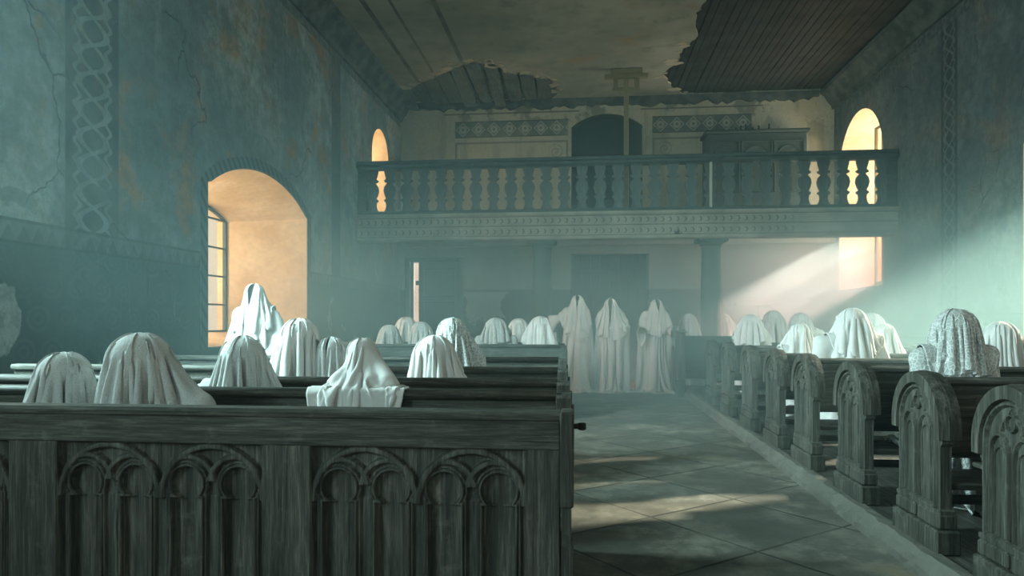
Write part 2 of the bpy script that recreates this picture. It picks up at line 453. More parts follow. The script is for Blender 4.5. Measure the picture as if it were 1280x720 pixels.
# floor: large stone flags laid on the diagonal
t = NT('stone_flags')
u = t.m('ADD', t.m('MULTIPLY', t.x, .77), t.m('MULTIPLY', t.y, .64)); v_ = t.m('SUBTRACT', t.m('MULTIPLY', t.y, .77), t.m('MULTIPLY', t.x, .64))
wob = t.m('MULTIPLY', t.m('SUBTRACT', t.noise(3, 4), .5), .02)
a = t.m('ABSOLUTE', t.m('SUBTRACT', t.m('FRACT', t.m('DIVIDE', t.m('ADD', u, wob), .86)), .5))
b = t.m('ABSOLUTE', t.m('SUBTRACT', t.m('FRACT', t.m('DIVIDE', t.m('ADD', v_, wob), .86)), .5))
j = t.ramp(t.m('MAXIMUM', a, b), .484, .493)
cellv = t.vec(t.m('FLOOR', t.m('DIVIDE', u, .86)), t.m('FLOOR', t.m('DIVIDE', v_, .86)), 0)
wn = t.t.nodes.new('ShaderNodeTexWhiteNoise'); t.t.links.new(cellv, wn.inputs['Vector'])
n = t.noise(1.3, 6, .6); n2 = t.noise(9, 5, .65)
c = t.mix(t.ramp(n, .38, .64), (.14, .135, .11), (.36, .335, .27))
n5 = t.noise(3.2, 8, .72)
c = t.mix(t.ramp(n5, .40, .6, .7, 0), c, (.085, .082, .068))
c = t.mix(t.m('MULTIPLY', wn.outputs['Value'], .35), c, (.13, .13, .115))
c = t.mix(t.ramp(n2, .45, .75, 0, .45), c, (.11, .105, .09))
c = t.mix(t.ramp(t.noise(.8, 3), .62, .72, 0, .5), c, (.24, .17, .08))
c = t.mix(t.m('MULTIPLY', j, t.ramp(t.noise(1.1, 2), .35, .55, .25, .9)), c, (.03, .03, .027))
floor_m = t.finish(c, t.ramp(n, .3, .7, .6, .85), t.m('SUBTRACT', t.m('ADD', t.m('MULTIPLY', n2, .25), t.m('MULTIPLY', n, .3)), t.m('MULTIPLY', j, .6)), .4, .02, .25)

t = NT('kerb_stone'); n = t.noise(4, 6, .6); n2 = t.noise(16, 4)
kerb_m = t.finish(t.mix(n, (.10, .10, .085), (.20, .19, .16)), .9, t.m('ADD', n, t.m('MULTIPLY', n2, .4)), .7, .03, .2)
t = NT('column_stone'); n = t.noise(2.2, 6, .6); n2 = t.noise(20, 4)
col_m = t.finish(t.mix(t.ramp(n, .3, .7), (.04, .062, .055), (.075, .105, .09)), .75, t.m('ADD', n, n2), .25, .02, .3)
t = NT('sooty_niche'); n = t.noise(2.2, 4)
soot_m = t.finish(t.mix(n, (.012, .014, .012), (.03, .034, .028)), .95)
t = NT('dark_organ_wood'); n = t.noise(6, 4)
organ_m = t.finish(t.mix(n, (.018, .026, .024), (.04, .055, .048)), .8, n, .2)
t = NT('iron'); organ_n = t.noise(20, 3)
iron_m = t.finish(t.mix(organ_n, (.02, .02, .02), (.05, .045, .04)), .6); t.b.inputs['Metallic'].default_value = .5
t = NT('pale_limewash'); n = t.noise(3, 5); n2 = t.noise(15, 4)
lime_m = t.finish(t.mix(n, (.30, .31, .27), (.42, .42, .36)), .9, t.m('ADD', n, n2), .2)
t = NT('gilt_window_wood'); n = t.noise(8, 4)
frame_m = t.finish(t.mix(n, (.40, .28, .14), (.55, .42, .24)), .7, n, .2)
t = NT('dark_window_frame'); n = t.noise(8, 4)
dframe_m = t.finish(t.mix(n, (.04, .045, .045), (.08, .085, .08)), .7, n, .2)

m = bpy.data.materials.new('window_glass'); m.use_nodes = True; nt = m.node_tree; nt.nodes.clear()
o_ = nt.nodes.new('ShaderNodeOutputMaterial'); tr = nt.nodes.new('ShaderNodeBsdfTransparent'); gl = nt.nodes.new('ShaderNodeBsdfGlossy'); mx = nt.nodes.new('ShaderNodeMixShader')
tr.inputs[0].default_value = (.93, .95, .93, 1); gl.inputs['Roughness'].default_value = .08; mx.inputs[0].default_value = .07
nt.links.new(tr.outputs[0], mx.inputs[1]); nt.links.new(gl.outputs[0], mx.inputs[2]); nt.links.new(mx.outputs[0], o_.inputs[0])
glass_m = m
dim_glass_m = m.copy(); dim_glass_m.name = 'sun_dimming_glass'  # darker tint added to weaken the sun through the right window
[q for q in dim_glass_m.node_tree.nodes if q.type == 'BSDF_TRANSPARENT'][0].inputs[0].default_value = (.62, .64, .60, 1)

# fascia with two rows of small carved crescents
t = NT('gallery_fascia')
n = t.noise(2, 5, .6); n2 = t.noise(14, 4)
c = t.mix(t.ramp(n, .35, .68), (.20, .20, .165), (.30, .295, .24))
hh = 0.0
cres_all = None
for zc in (3.24, 3.47):
    u = t.m('SUBTRACT', t.m('FRACT', t.m('DIVIDE', t.x, .155)), .5)
    wv = t.m('DIVIDE', t.m('SUBTRACT', t.z, zc), .155)
    r1 = t.m('SQRT', t.m('ADD', t.m('MULTIPLY', u, u), t.m('MULTIPLY', wv, wv)))
    u2 = t.m('ADD', u, .13)
    r2 = t.m('SQRT', t.m('ADD', t.m('MULTIPLY', u2, u2), t.m('MULTIPLY', wv, wv)))
    cres = t.m('MULTIPLY', t.ramp(r1, .31, .35, 1, 0), t.ramp(r2, .27, .31))
    cres_all = cres if cres_all is None else t.m('MAXIMUM', cres_all, cres)
cres_all = t.m('MULTIPLY', cres_all, t.ramp(t.x, 4.2, 4.4, 1, 0))
c = t.mix(t.m('MULTIPLY', cres_all, .85), c, (.05, .055, .045))
for zc in (3.15, 3.36, 3.56):
    c = t.mix(t.m('MULTIPLY', t.between(t.z, zc - .008, zc + .008, .003), .6), c, (.07, .07, .06))
fascia_m = t.finish(c, .85, t.m('SUBTRACT', t.m('MULTIPLY', n2, .2), cres_all), .5, .03, .2)

# plaster-stiff shrouds
def cloth_mat(name, col, kind='plain', scale=30):
    t = NT(name)
    n = t.noise(3.5, 5, .6); n2 = t.noise(45, 4, .65); n3 = t.noise(12, 4, .6)
    c = t.mix(t.ramp(n, .3, .7), col, tuple(q * .86 for q in col))
    c = t.mix(t.ramp(n3, .5, .78, 0, .5), c, tuple(q * .7 for q in col))
    h = t.m('ADD', t.m('MULTIPLY', n2, .35), t.m('MULTIPLY', n3, .8))
    if kind != 'plain':
        nn = t.t.nodes.new('ShaderNodeTexNoise'); nn.inputs['Scale'].default_value = 9; t.t.links.new(t.co, nn.inputs['Vector'])
        ad = t.t.nodes.new('ShaderNodeVectorMath'); ad.operation = 'MULTIPLY_ADD'
        t.t.links.new(nn.outputs['Color'], ad.inputs[0]); ad.inputs[1].default_value = (.03, .03, .03); t.t.links.new(t.co, ad.inputs[2])
        e = t.voro(scale, ad.outputs[0], rnd=.75)
        hole = t.ramp(e, .05, .12)
        k = .6 if kind == 'net' else .16
        c = t.mix(t.m('MULTIPLY', hole, k), c, tuple(q * .34 for q in col))
        h = t.m('SUBTRACT', h, t.m('MULTIPLY', hole, 1.6))
    return t.finish(c, .92, h, .5, .012, .1)


CW = (.78, .76, .72)
cloth_m = cloth_mat('shroud_plain', CW)
cloth2_m = cloth_mat('shroud_coarse', (.70, .70, .67), 'lace', 80)
lace_m = cloth_mat('shroud_lace', (.76, .76, .72), 'net', 48)
crochet_m = cloth_mat('shroud_crochet', (.80, .80, .76), 'net', 36)
net_m = cloth_mat('shroud_net', (.76, .76, .72), 'net', 36)


# ---------------------------------------------------------------- the room
def struct(o): o['kind'] = 'structure'; return o


def cut(o, cutters):
    """Subtract shapes from a wall; faces inside the opening take the reveal plaster."""
    for c in cutters:
        md = o.modifiers.new('b', 'BOOLEAN'); md.object = c; md.operation = 'DIFFERENCE'; md.solver = 'EXACT'
    dg = bpy.context.evaluated_depsgraph_get(); dg.update()
    me = bpy.data.meshes.new_from_object(o.evaluated_get(dg))
    old = o.data; o.modifiers.clear(); o.data = me; bpy.data.meshes.remove(old)
    for c in cutters:
        d = c.data; bpy.data.objects.remove(c); bpy.data.meshes.remove(d)


def reveal(o, axis, lo, hi):
    me = o.data
    if reveal_m.name not in [q.name for q in me.materials if q]: me.materials.append(reveal_m)
    i = list(me.materials).index(reveal_m)
    for p in me.polygons:
        if lo < p.center[axis] < hi and abs(p.normal[axis]) < .75: p.material_index = i


def arch_outline(y0, y1, z0, spring, crown, n=20):
    """Opening outline with a segmental or round head, as (y, z)."""
    h = (y1 - y0) / 2; rise = crown - spring
    R = (h * h + rise * rise) / (2 * rise); cz = crown - R
    a = math.degrees(math.asin(min(1, h / R)))
    return [(y0, z0), (y1, z0)] + arc((y0 + y1) / 2, cz, R, 90 - a, 90 + a, n)


def splay(y0, y1, z0, spring, crown, xi, xo, sy=.35, sz=.25):
    """Cutter: opening at the inner face xi narrowing to the outer face xo."""
    A = arch_outline(y0, y1, z0, spring, crown); B = arch_outline(y0 + sy, y1 - sy, z0 + sz * .6, spring - sz * .3, crown - sz)
    n = len(A); e = .06 * (1 if xi > xo else -1)
    v = [(xi + e, y, z) for y, z in A] + [(xi, y, z) for y, z in A] + [(xo, y, z) for y, z in B] + [(xo - e, y, z) for y, z in B]
    f = [tuple(range(n)), tuple(range(4 * n - 1, 3 * n - 1, -1))]
    for r in range(3):
        f += [(r * n + i, (r + 1) * n + i, (r + 1) * n + (i + 1) % n, r * n + (i + 1) % n) for i in range(n)]
    if xi < xo: f = [tuple(reversed(q)) for q in f]
    mb = MB(); mb.add(v, f)
    import bmesh
    o = mb.build('cutter', reveal_m)
    bm = bmesh.new(); bm.from_mesh(o.data); bmesh.ops.recalc_face_normals(bm, faces=bm.faces); bm.to_mesh(o.data); bm.free()
    return o


TW = 1.5                                                   # wall thickness
wl = struct(MB().box(XL - TW, XL, YF - .6, YB + .6, -.2, HT + .7).build('wall_left', mat_left))
LW = (8.85, 12.2, .98, 3.16, 3.62)                         # the big left window: y0 y1 sill spring crown
cut(wl, [splay(*LW, XL, XL - TW, .35, .3), splay(16.1, 17.5, 3.9, 5.3, 6.0, XL, XL - TW, .2, .2),
         splay(3.1, 4.9, 1.2, 4.6, 5.3, XL, XL - TW, .1, .2), splay(-3.9, -1.3, 1.2, 4.4, 5.2, XL, XL - TW, .2, .2)])  # last opening is unseen, added for the left choir fill lamp
reveal(wl, 0, XL - TW + .001, XL - .001)
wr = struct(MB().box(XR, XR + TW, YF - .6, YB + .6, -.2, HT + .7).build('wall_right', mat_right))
RW = (7.0, 10.93, 1.05, 3.9, 4.45)
GW = (15.75, 18.35, 2.1, 4.95, 6.2)
cut(wr, [splay(*RW, XR, XR + TW, .25, .25), splay(*GW, XR, XR + TW, .25, .2), splay(.2, 2.8, 1.6, 4.4, 5.2, XR, XR + TW, .2, .2)])  # last opening is unseen, added for the right nave fill lamp
reveal(wr, 0, XR + .001, XR + TW - .001)
D1 = (-4.72, -3.32, 2.95)                                   # side door x0 x1 top
D2 = (-.33, 1.70, 3.1)                                      # middle doorway
wb = struct(MB().box(XL, XR, YB, YB + .6, -.2, HT + .7).build('wall_back', mat_back))
c1 = MB().box(D1[0], D1[1], YB - .1, YB + .8, 0, D1[2]).build('cutter', reveal_m)
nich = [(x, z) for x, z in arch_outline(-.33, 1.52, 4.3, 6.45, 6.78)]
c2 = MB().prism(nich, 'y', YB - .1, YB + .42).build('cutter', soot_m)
c3 = MB().box(D2[0], D2[1], YB - .1, YB + .36, 0, D2[2]).build('cutter', soot_m)
cut(wb, [c1, c2, c3])
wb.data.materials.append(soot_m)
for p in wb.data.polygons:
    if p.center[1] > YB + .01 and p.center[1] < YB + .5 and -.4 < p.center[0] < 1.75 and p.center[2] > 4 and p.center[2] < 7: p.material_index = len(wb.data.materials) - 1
wf = struct(MB().box(XL, XR, YF - .6, YF, -.2, HT + .7).build('wall_front', mat_back))
cut(wf, [MB().box(-1.4, 3.0, YF - .8, YF + .2, 1.8, 5.4).build('cutter', reveal_m)])  # unseen opening added behind the camera for fill light
struct(MB().box(XL - .2, XR + .2, YF - .2, YB + 1.6, -.3, 0).build('floor', floor_m))

# ceiling: lath boards, with the plaster layer that still hangs below them
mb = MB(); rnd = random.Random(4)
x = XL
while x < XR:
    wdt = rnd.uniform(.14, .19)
    mb.mi = 1 if x < .6 else 0  # light falloff across the ceiling painted by switching board colour
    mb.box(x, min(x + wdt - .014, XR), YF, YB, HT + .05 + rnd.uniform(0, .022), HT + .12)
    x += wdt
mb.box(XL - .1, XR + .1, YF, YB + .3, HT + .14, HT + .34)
ceil = struct(mb.build('ceiling', [lath_shade_m, lath_lit_m]))
right_edge = [(884, -260), (880, -120), (876, -40), (882, 0), (868, 22), (872, 44), (852, 62), (846, 78), (828, 92), (838, 106), (852, 118), (858, 127)]
hole = [(478, 126), (500, 108), (512, 112), (540, 98), (566, 86), (590, 79), (622, 82), (640, 92), (668, 94), (690, 99), (698, 112), (694, 133)]


def jag(pts, amp=.05, sub=5, seed=1):
    r = random.Random(seed); out = []
    for i in range(len(pts) - 1):
        a, b = pts[i], pts[i + 1]
        for k in range(sub):
            f = k / sub
            out.append((a[0] + (b[0] - a[0]) * f + r.uniform(-amp, amp), a[1] + (b[1] - a[1]) * f + r.uniform(-amp, amp)))
    out.append(pts[-1])
    return out


re_ = [ceil_xy(*q) for q in right_edge]; ho = [ceil_xy(*q) for q in hole]
ho[0] = (ho[0][0], YB - .02); ho[-1] = (ho[-1][0], YB - .02); re_[0] = (re_[0][0], YF); re_[-1] = (re_[-1][0], YB - .02)
re_ = [(max(x_, 0), min(max(y_, YF), YB - .02)) for x_, y_ in re_]; ho = [(x_, min(y_, YB - .02)) for x_, y_ in ho]
rj, hj = jag(re_, .05, 5, 3), jag(ho, .04, 5, 5)
rj = [(x_, min(y_, YB - .01)) for x_, y_ in rj]; hj = [(x_, min(y_, YB - .01)) for x_, y_ in hj]
outline = [(XL, YF)] + rj + hj[::-1] + [(XL, YB - .01)]
mb = MB(); mb.prism(outline, 'z', HT, HT + .045)
pl = mb.build('plaster_layer', [plaster_m, edge_m], ceil)
for p in pl.data.polygons:
    if abs(p.normal[2]) < .5: p.material_index = 1
# broken plaster lips: thin pale scabs left along the edge of the holes, and boards that sag out of the hole
mb = MB(); r = random.Random(9)
for (cx, cy) in hj[3:-3] + hj[10:40:2] + rj[28::2]:
    if r.random() < .25: continue
    s_ = r.choice((.06, .09, .13, .2)); n_ = 11
    qx, qy = cx + r.uniform(-.15, .05), min(cy - r.uniform(0, .22), YB - .3)
    ex_, ey_ = r.uniform(.7, 1.6), r.uniform(.5, 1.3)
    poly = [(qx + s_ * ex_ * r.uniform(.45, 1) * math.cos(2 * math.pi * i / n_), min(qy + s_ * ey_ * r.uniform(.45, 1) * math.sin(2 * math.pi * i / n_), YB - .02)) for i in range(n_)]
    mb.prism(poly, 'z', HT - .012, HT - .001)
mb.build('plaster_scab', edge_m, ceil)
hx0, hx1 = min(q[0] for q in ho) + .25, max(q[0] for q in ho) - .15
for k in range(11):
    xx = hx0 + (hx1 - hx0) * (k + .5) / 11; wd = (hx1 - hx0) / 11 * r.uniform(.38, .46)
    yf = min((q[1] for q in hj if abs(q[0] - xx) < .3), default=YB - 1) + r.uniform(.1, .3)
    dz = r.uniform(.08, .30)
    v = [(xx + s_ * wd + r.uniform(-.02, .02), y_, z_) for y_, z_ in ((yf, HT + .03), (YB - .35, HT + .03 - dz)) for s_, z2 in ((-1, 0), (1, 0))]
    v += [(p_[0], p_[1], p_[2] + .022) for p_ in v]
    MB().add(v, [(0, 2, 3, 1), (4, 5, 7, 6), (0, 1, 5, 4), (2, 6, 7, 3), (0, 4, 6, 2), (1, 3, 7, 5)]).build('loose_board', lath_lit_m, ceil)

# cornice along the side walls and the back
prof = [(0, 6.72), (.06, 6.72), (.08, 6.82), (.16, 6.9), (.24, 7.05), (.34, 7.12), (.36, HT - .002), (0, HT - .002)]
t = NT('cornice_paint'); n = t.noise(3, 5, .6); n2 = t.noise(16, 4)
corn_m = t.finish(t.mix(t.ramp(n, .35, .65), (.035, .045, .042), (.085, .095, .088)), .9, t.m('ADD', n, n2), .3)
struct(MB().prism([(XL + a_, z_) for a_, z_ in prof], 'y', YF, YB).build('trim_1', corn_m))
struct(MB().prism([(XR - a_, z_) for a_, z_ in prof], 'y', YF, YB).build('trim_2', corn_m))
rr2 = random.Random(3); top_ = [(XL + .35 + i * .12, 7.0 - rr2.uniform(-.05, .06) + .03 * math.sin(i * .8)) for i in range(int((XR - XL - .7) / .12) + 1)]
struct(MB().prism(top_ + [(top_[-1][0], HT - .002), (top_[0][0], HT - .002)], 'y', YB - .10, YB - .002).build('trim_8', corn_m))
# painted arch borders round the big left window
A = arch_outline(LW[0] - .09, LW[1] + .09, LW[2], LW[3] + .02, LW[4] + .1, 26)
path = A[1:] + [A[0]]
t = NT('painted_arch_border')
ang = t.m('FRACT', t.m('MULTIPLY', t.m('ADD', t.y, t.m('MULTIPLY', t.z, .8)), 6.0)); n = t.noise(4, 4)
border_m = t.finish(t.mix(t.m('MULTIPLY', t.between(ang, .2, .6, .05), .7), (.085, .115, .12), (.028, .038, .042)), .9, n, .2)
struct(MB().strip(path, 'x', XL - .001, XL + .012, .17, bev=.96).build('trim_3', border_m))


def window_unit(name, y0, y1, z0, spring, crown, x, fm, nm=2, rails=4, gm=None):
    """Frame with mullions, transoms and one glazed pane sheet, standing near the outer face."""
    A = arch_outline(y0, y1, z0, spring, crown, 24)
    ins = .05
    B = arch_outline(y0 + ins, y1 - ins, z0 + ins, spring, crown - ins, 24)
    mb = MB(); n = len(A)
    v = [(x - .03, *q) for q in A] + [(x - .03, *q) for q in B] + [(x + .03, *q) for q in A] + [(x + .03, *q) for q in B]
    f = []
    for i in range(n):
        j = (i + 1) % n
        f += [(i, j, n + j, n + i), (2 * n + i, 3 * n + i, 3 * n + j, 2 * n + j), (i, 2 * n + i, 2 * n + j, j), (n + i, n + j, 3 * n + j, 3 * n + i)]
    mb.add(v, f)
    fr = struct(mb.build(name, fm))
    h = (y1 - y0) / 2; rise = crown - spring; R = (h * h + rise * rise) / (2 * rise)
    for k in range(1, nm + 1):
        y = y0 + (y1 - y0) * k / (nm + 1)
        top = crown - R + math.sqrt(max(R * R - (y - (y0 + y1) / 2) ** 2, 0))
        MB().box(x - .025, x + .025, y - .03, y + .03, z0, top - .01).build('mullion', fm, fr)
    bars = MB()
    for k in range(1, rails + 1):
        z = z0 + (spring - z0) * k / rails
        bars.box(x - .015, x + .015, y0 + .02, y1 - .02, z - .015, z + .015)
    bars.build('glazing_bar', fm, fr)
    MB().prism(B, 'x', x - .003, x + .003).build('pane', gm or glass_m, fr)
    return fr


window_unit('window_1', LW[0] + .32, LW[1] - .32, LW[2] + .14, LW[3] - .08, LW[4] - .27, XL - 1.36, dframe_m, 3, 4)
window_unit('window_2', 16.28, 17.32, 4.0, 5.25, 5.83, XL - 1.3, frame_m, 1, 3)
window_unit('window_3', RW[0] + .24, RW[1] - .24, RW[2] + .12, RW[3] - .06, RW[4] - .22, XR + 1.3, frame_m, 3, 4, dim_glass_m)
window_unit('window_4', GW[0] + .23, GW[1] - .23, GW[2] + .1, GW[3] - .05, GW[4] - .18, XR + 1.3, frame_m, 2, 6)

w4 = bpy.data.objects['window_4']
for yy in (16.30, 15.93): MB().box(XR + .05, XR + .11, yy - .035, yy + .035, GW[2] + .02, 5.6, .008).build('casement_post', frame_m, w4)
MB().box(XR + .06, XR + .10, 15.93, 16.30, GW[2] + .02, GW[2] + .09, .005).box(XR + .06, XR + .10, 15.93, 16.30, 5.53, 5.6, .005).build('casement_rail', frame_m, w4)

# doors in the back wall
mb = MB()
for a, b in ((D1[0] - .10, D1[0] + .02), (D1[1] - .02, D1[1] + .10)): mb.box(a, b, YB - .05, YB + .3, 0, D1[2] + .10, .01)
mb.box(D1[0] + .02, D1[1] - .02, YB - .05, YB + .3, D1[2] - .02, D1[2] + .10, .01)
dr = struct(mb.build('door_1', door_m))
mb = MB()                                                   # leaf, drawn back from the left jamb so that daylight shows in the gap
x0, x1 = D1[0] + .24, D1[1] - .02
mb.box(x0, x1, YB + .12, YB + .17, .02, D1[2] - .02, .006)
for z0, z1 in ((.15, .95), (1.1, 1.85), (2.0, 2.75)):
    mb.strip([(x0 + .14, z0), (x1 - .14, z0), (x1 - .14, z1), (x0 + .14, z1)], 'y', YB + .12, YB + .095, .05, True)
mb.build('door_leaf', door_m, dr)
MB().box(D1[0] + .02, D1[0] + .10, YB + .12, YB + .17, .02, D1[2] - .02, .005).build('door_leaf_edge', door_m, dr)
MB().box(D1[0] + .16, D1[0] + .26, YB + .10, YB + .13, 2.3, 2.42, .005).build('latch', iron_m, dr)
mb = MB()
for i in range(8):
    a = D2[0] + .03 + i * (D2[1] - D2[0] - .06) / 8
    mb.box(a, a + (D2[1] - D2[0] - .06) / 8 - .012, YB + .26, YB + .31, .01, D2[2] - .01, .006)
d2 = struct(mb.build('door_2', door_m))
mb = MB()
for z in (.4, 1.5, 2.6): mb.box(D2[0] + .06, D2[1] - .06, YB + .235, YB + .262, z, z + .14, .006)
mb.build('ledge', door_m, d2)
# ---------------------------------------------------------------- gallery and columns
mb = MB()
mb.box(XL, XR, YG - .02, YB, 3.50, 3.62)
struct(mb.build('trim_4', lime_m))
mb = MB()
fp = [(YG - .10, 3.06), (YG - .14, 3.08), (YG - .14, 3.13), (YG - .09, 3.15), (YG - .07, 3.36), (YG - .085, 3.37), (YG - .07, 3.38), (YG - .06, 3.56), (YG - .12, 3.59), (YG - .12, 3.65), (YG + .15, 3.65), (YG + .15, 3.06)]
mb.prism(fp, 'x', XL, XR)
fas = struct(mb.build('trim_5', fascia_m))
mb = MB(); mb.box(XL, XR, YG + .15, YG + .45, 3.10, 3.50, .02); mb.box(XL, XR, YB - .2, YB, 3.3, 3.5, .02)
mb.build('beam', lime_m, fas)

bal = thing('balustrade', (.7, YG, 3.65), 'dark painted gallery balustrade with sawn vase-shaped balusters under a heavy handrail', 'balustrade')
W2 = (XR - XL) / 2
MB().prism([(-.16, 1.02), (-.17, 1.06), (-.13, 1.10), (-.13, 1.15), (-.09, 1.17), (.13, 1.17), (.16, 1.13), (.16, 1.02), (.08, .98), (-.08, .98)], 'x', -W2 + .005, W2 - .005).build('handrail', rail_m, bal)
MB().box(-W2 + .005, W2 - .005, -.09, .07, 0, .07, .015).build('bottom_rail', rail_m, bal)
hp = [(.07, .115), (.10, .115), (.12, .095), (.20, .075), (.27, .085), (.30, .125), (.33, .125), (.36, .075), (.44, .115), (.53, .138), (.62, .12), (.68, .07), (.70, .055), (.73, .12), (.76, .125), (.79, .08), (.86, .10), (.93, .12), (.98, .12)]
poly = [(h_, z_) for z_, h_ in hp] + [(-h_, z_) for z_, h_ in hp[::-1]]
bme = MB().prism(poly, 'y', -.03, .03).mesh('baluster', bal_m)
nb = 29
for i in range(nb):
    b_ = bpy.data.objects.new('baluster', bme); COL.objects.link(b_); b_.parent = bal
    b_.location = (-W2 + .33 + i * (2 * W2 - .62) / (nb - 1), 0, 0)
for s_ in (-1, 1):
    MB().box(s_ * (W2 - .11) - .10, s_ * (W2 - .11) + .10, -.07, .06, .07, 1.0, .012).build('newel_post', rail_m, bal)
MB().box(1.90, 1.96, -.10, -.05, .05, 1.02, .008).build('brace', lime_m, bal)['label'] = 'pale upright strut nailed across the balusters'

for (cx, lab) in ((-.91, 'dark green stone column under the gallery, behind the left hand pews'), (2.70, 'dark green stone column under the gallery, rising behind the right hand pews')):
    c_ = thing('column', (cx, YG + .3, 0), lab, 'column', None)
    MB().lathe([(.20, .30), (.215, .6), (.22, 1.2), (.215, 2.0), (.195, 2.86), (.215, 2.88), (.215, 2.91), (.20, 2.92)], (0, 0, 0)).build('shaft', col_m, c_)
    MB().lathe([(.20, 2.92), (.23, 2.95), (.27, 2.99), (.27, 3.0)], (0, 0, 0)).box(-.31, .31, -.31, .31, 3.0, 3.10, .012).build('capital', col_m, c_)
    MB().box(-.32, .32, -.32, .32, 0, .16, .015).lathe([(.30, .16), (.31, .20), (.27, .24), (.25, .27), (.26, .29), (.205, .31)], (0, 0, 0)).build('base', col_m, c_)

# T-shaped prop, organ case and a bench up on the gallery
pr_ = thing('timber_prop', (.98, 16.6, 3.62), 'slim timber prop with a short crosspiece holding up the broken ceiling above the gallery', 'prop')
t = NT('raw_prop_timber'); n = t.noise(5, 4)
prop_m = t.finish(t.mix(n, (.13, .11, .055), (.22, .19, .10)), .8, n, .2)
MB().box(-.055, .055, -.05, .05, 0, 3.36, .01).build('post', prop_m, pr_)
MB().box(-.50, .50, -.07, .07, 3.36, 3.46, .01).box(-.36, .36, -.09, .09, 3.46, 3.575, .008).build('crosspiece', prop_m, pr_)
MB().box(-.30, -.19, -.04, .04, 3.10, 3.36).box(.19, .30, -.04, .04, 3.10, 3.36).box(-.32, .32, -.045, .045, 3.08, 3.14, .01).build('bracket', prop_m, pr_)

og = thing('organ_case', (4.25, 18.25, 3.62), 'dark wooden organ case at the back of the gallery beside the right wall', 'organ')
MB().box(-1.2, 1.2, -.32, .40, 0, 2.36, .02).build('case', organ_m, og)
mb = MB()
for a_, b2 in ((-1.12, -.42), (-.36, .36), (.42, 1.12)):
    mb.strip([(a_, .9), (b2, .9), (b2, 2.15), (a_, 2.15)], 'y', -.32, -.36, .06, True)
    mb.strip(arc((a_ + b2) / 2, 1.75, (b2 - a_) / 2 - .06, 0, 180, 10), 'y', -.32, -.345, .04)
mb.build('panel_moulding', organ_m, og)
MB().box(-1.26, 1.26, -.38, .41, 2.36, 2.44, .02).build('cornice', organ_m, og)
for k, xx in enumerate((-.5, -.38, -.26, -.1, .05, .3)): MB().tube([(xx, -.3, 2.44), (xx, -.3, 2.50 + .04 * (k % 3))], .02).build('pipe_stub', iron_m, og)

deb = thing('debris_clump', (1.95, YG - .10, 3.13), 'dark ragged clump of fallen debris on the ledge of the gallery front', 'debris')
mb = MB(); r = random.Random(5)
for k in range(9):
    a0 = r.uniform(0, 6.28); l_ = r.uniform(.05, .14)
    mb.tube([(0 + r.uniform(-.06, .06), 0, .005), (l_ * math.cos(a0) * .8, -.02, .03 + abs(math.sin(a0)) * l_ * .6)], [.02, .006], 6)
mb.build('clump', iron_m, deb)

# platform and stone kerb under the right hand pews
struct(MB().box(1.80, XR, .5, 14.2, 0, .115).build('trim_6', wood_y))
mb = MB(); r = random.Random(12); ny = 150
ring = []
for i in range(ny + 1):
    y = .5 + i * (13.7 / ny)
    j = lambda a_: r.uniform(-a_, a_)
    ring.append([(1.735 + j(.006), y, 0), (1.73 + j(.012), y, .05 + j(.01)), (1.74 + j(.012), y, .10 + j(.01)), (1.765 + j(.01), y, .128 + j(.006)), (1.83, y, .130), (1.83, y, 0)])
v = [q for g_ in ring for q in g_]; f = []
for i in range(ny):
    for k in range(6): f.append((i * 6 + k, (i + 1) * 6 + k, (i + 1) * 6 + (k + 1) % 6, i * 6 + (k + 1) % 6))
f += [tuple(range(5, -1, -1)), tuple(range(ny * 6, ny * 6 + 6))]
f = [tuple(reversed(q)) for q in f]
mb.add(v, f); struct(mb.build('trim_7', kerb_m))


# ---------------------------------------------------------------- pews, left block
def relief(W, H, depth, nx, nz, yb=.075):
    """Carved panel: surface y = depth(u, w) with u from the left and w from the top; closed at the back."""
    u = np.linspace(0, W, nx); wv = np.linspace(0, H, nz)
    U, V = np.meshgrid(u, wv)
    D = depth(U, V)
    v = np.stack([U, D, -V], -1).reshape(-1, 3).tolist()
    f = [(i * nx + k, (i + 1) * nx + k, (i + 1) * nx + k + 1, i * nx + k + 1) for i in range(nz - 1) for k in range(nx - 1)]
    mb = MB(); mb.add(v, f, True)
    mb.box(0, W, yb - .012, yb, -H, 0)
    return mb


def sstep(a, b, x):
    q = np.clip((x - a) / (b - a), 0, 1); return q * q * (3 - 2 * q)


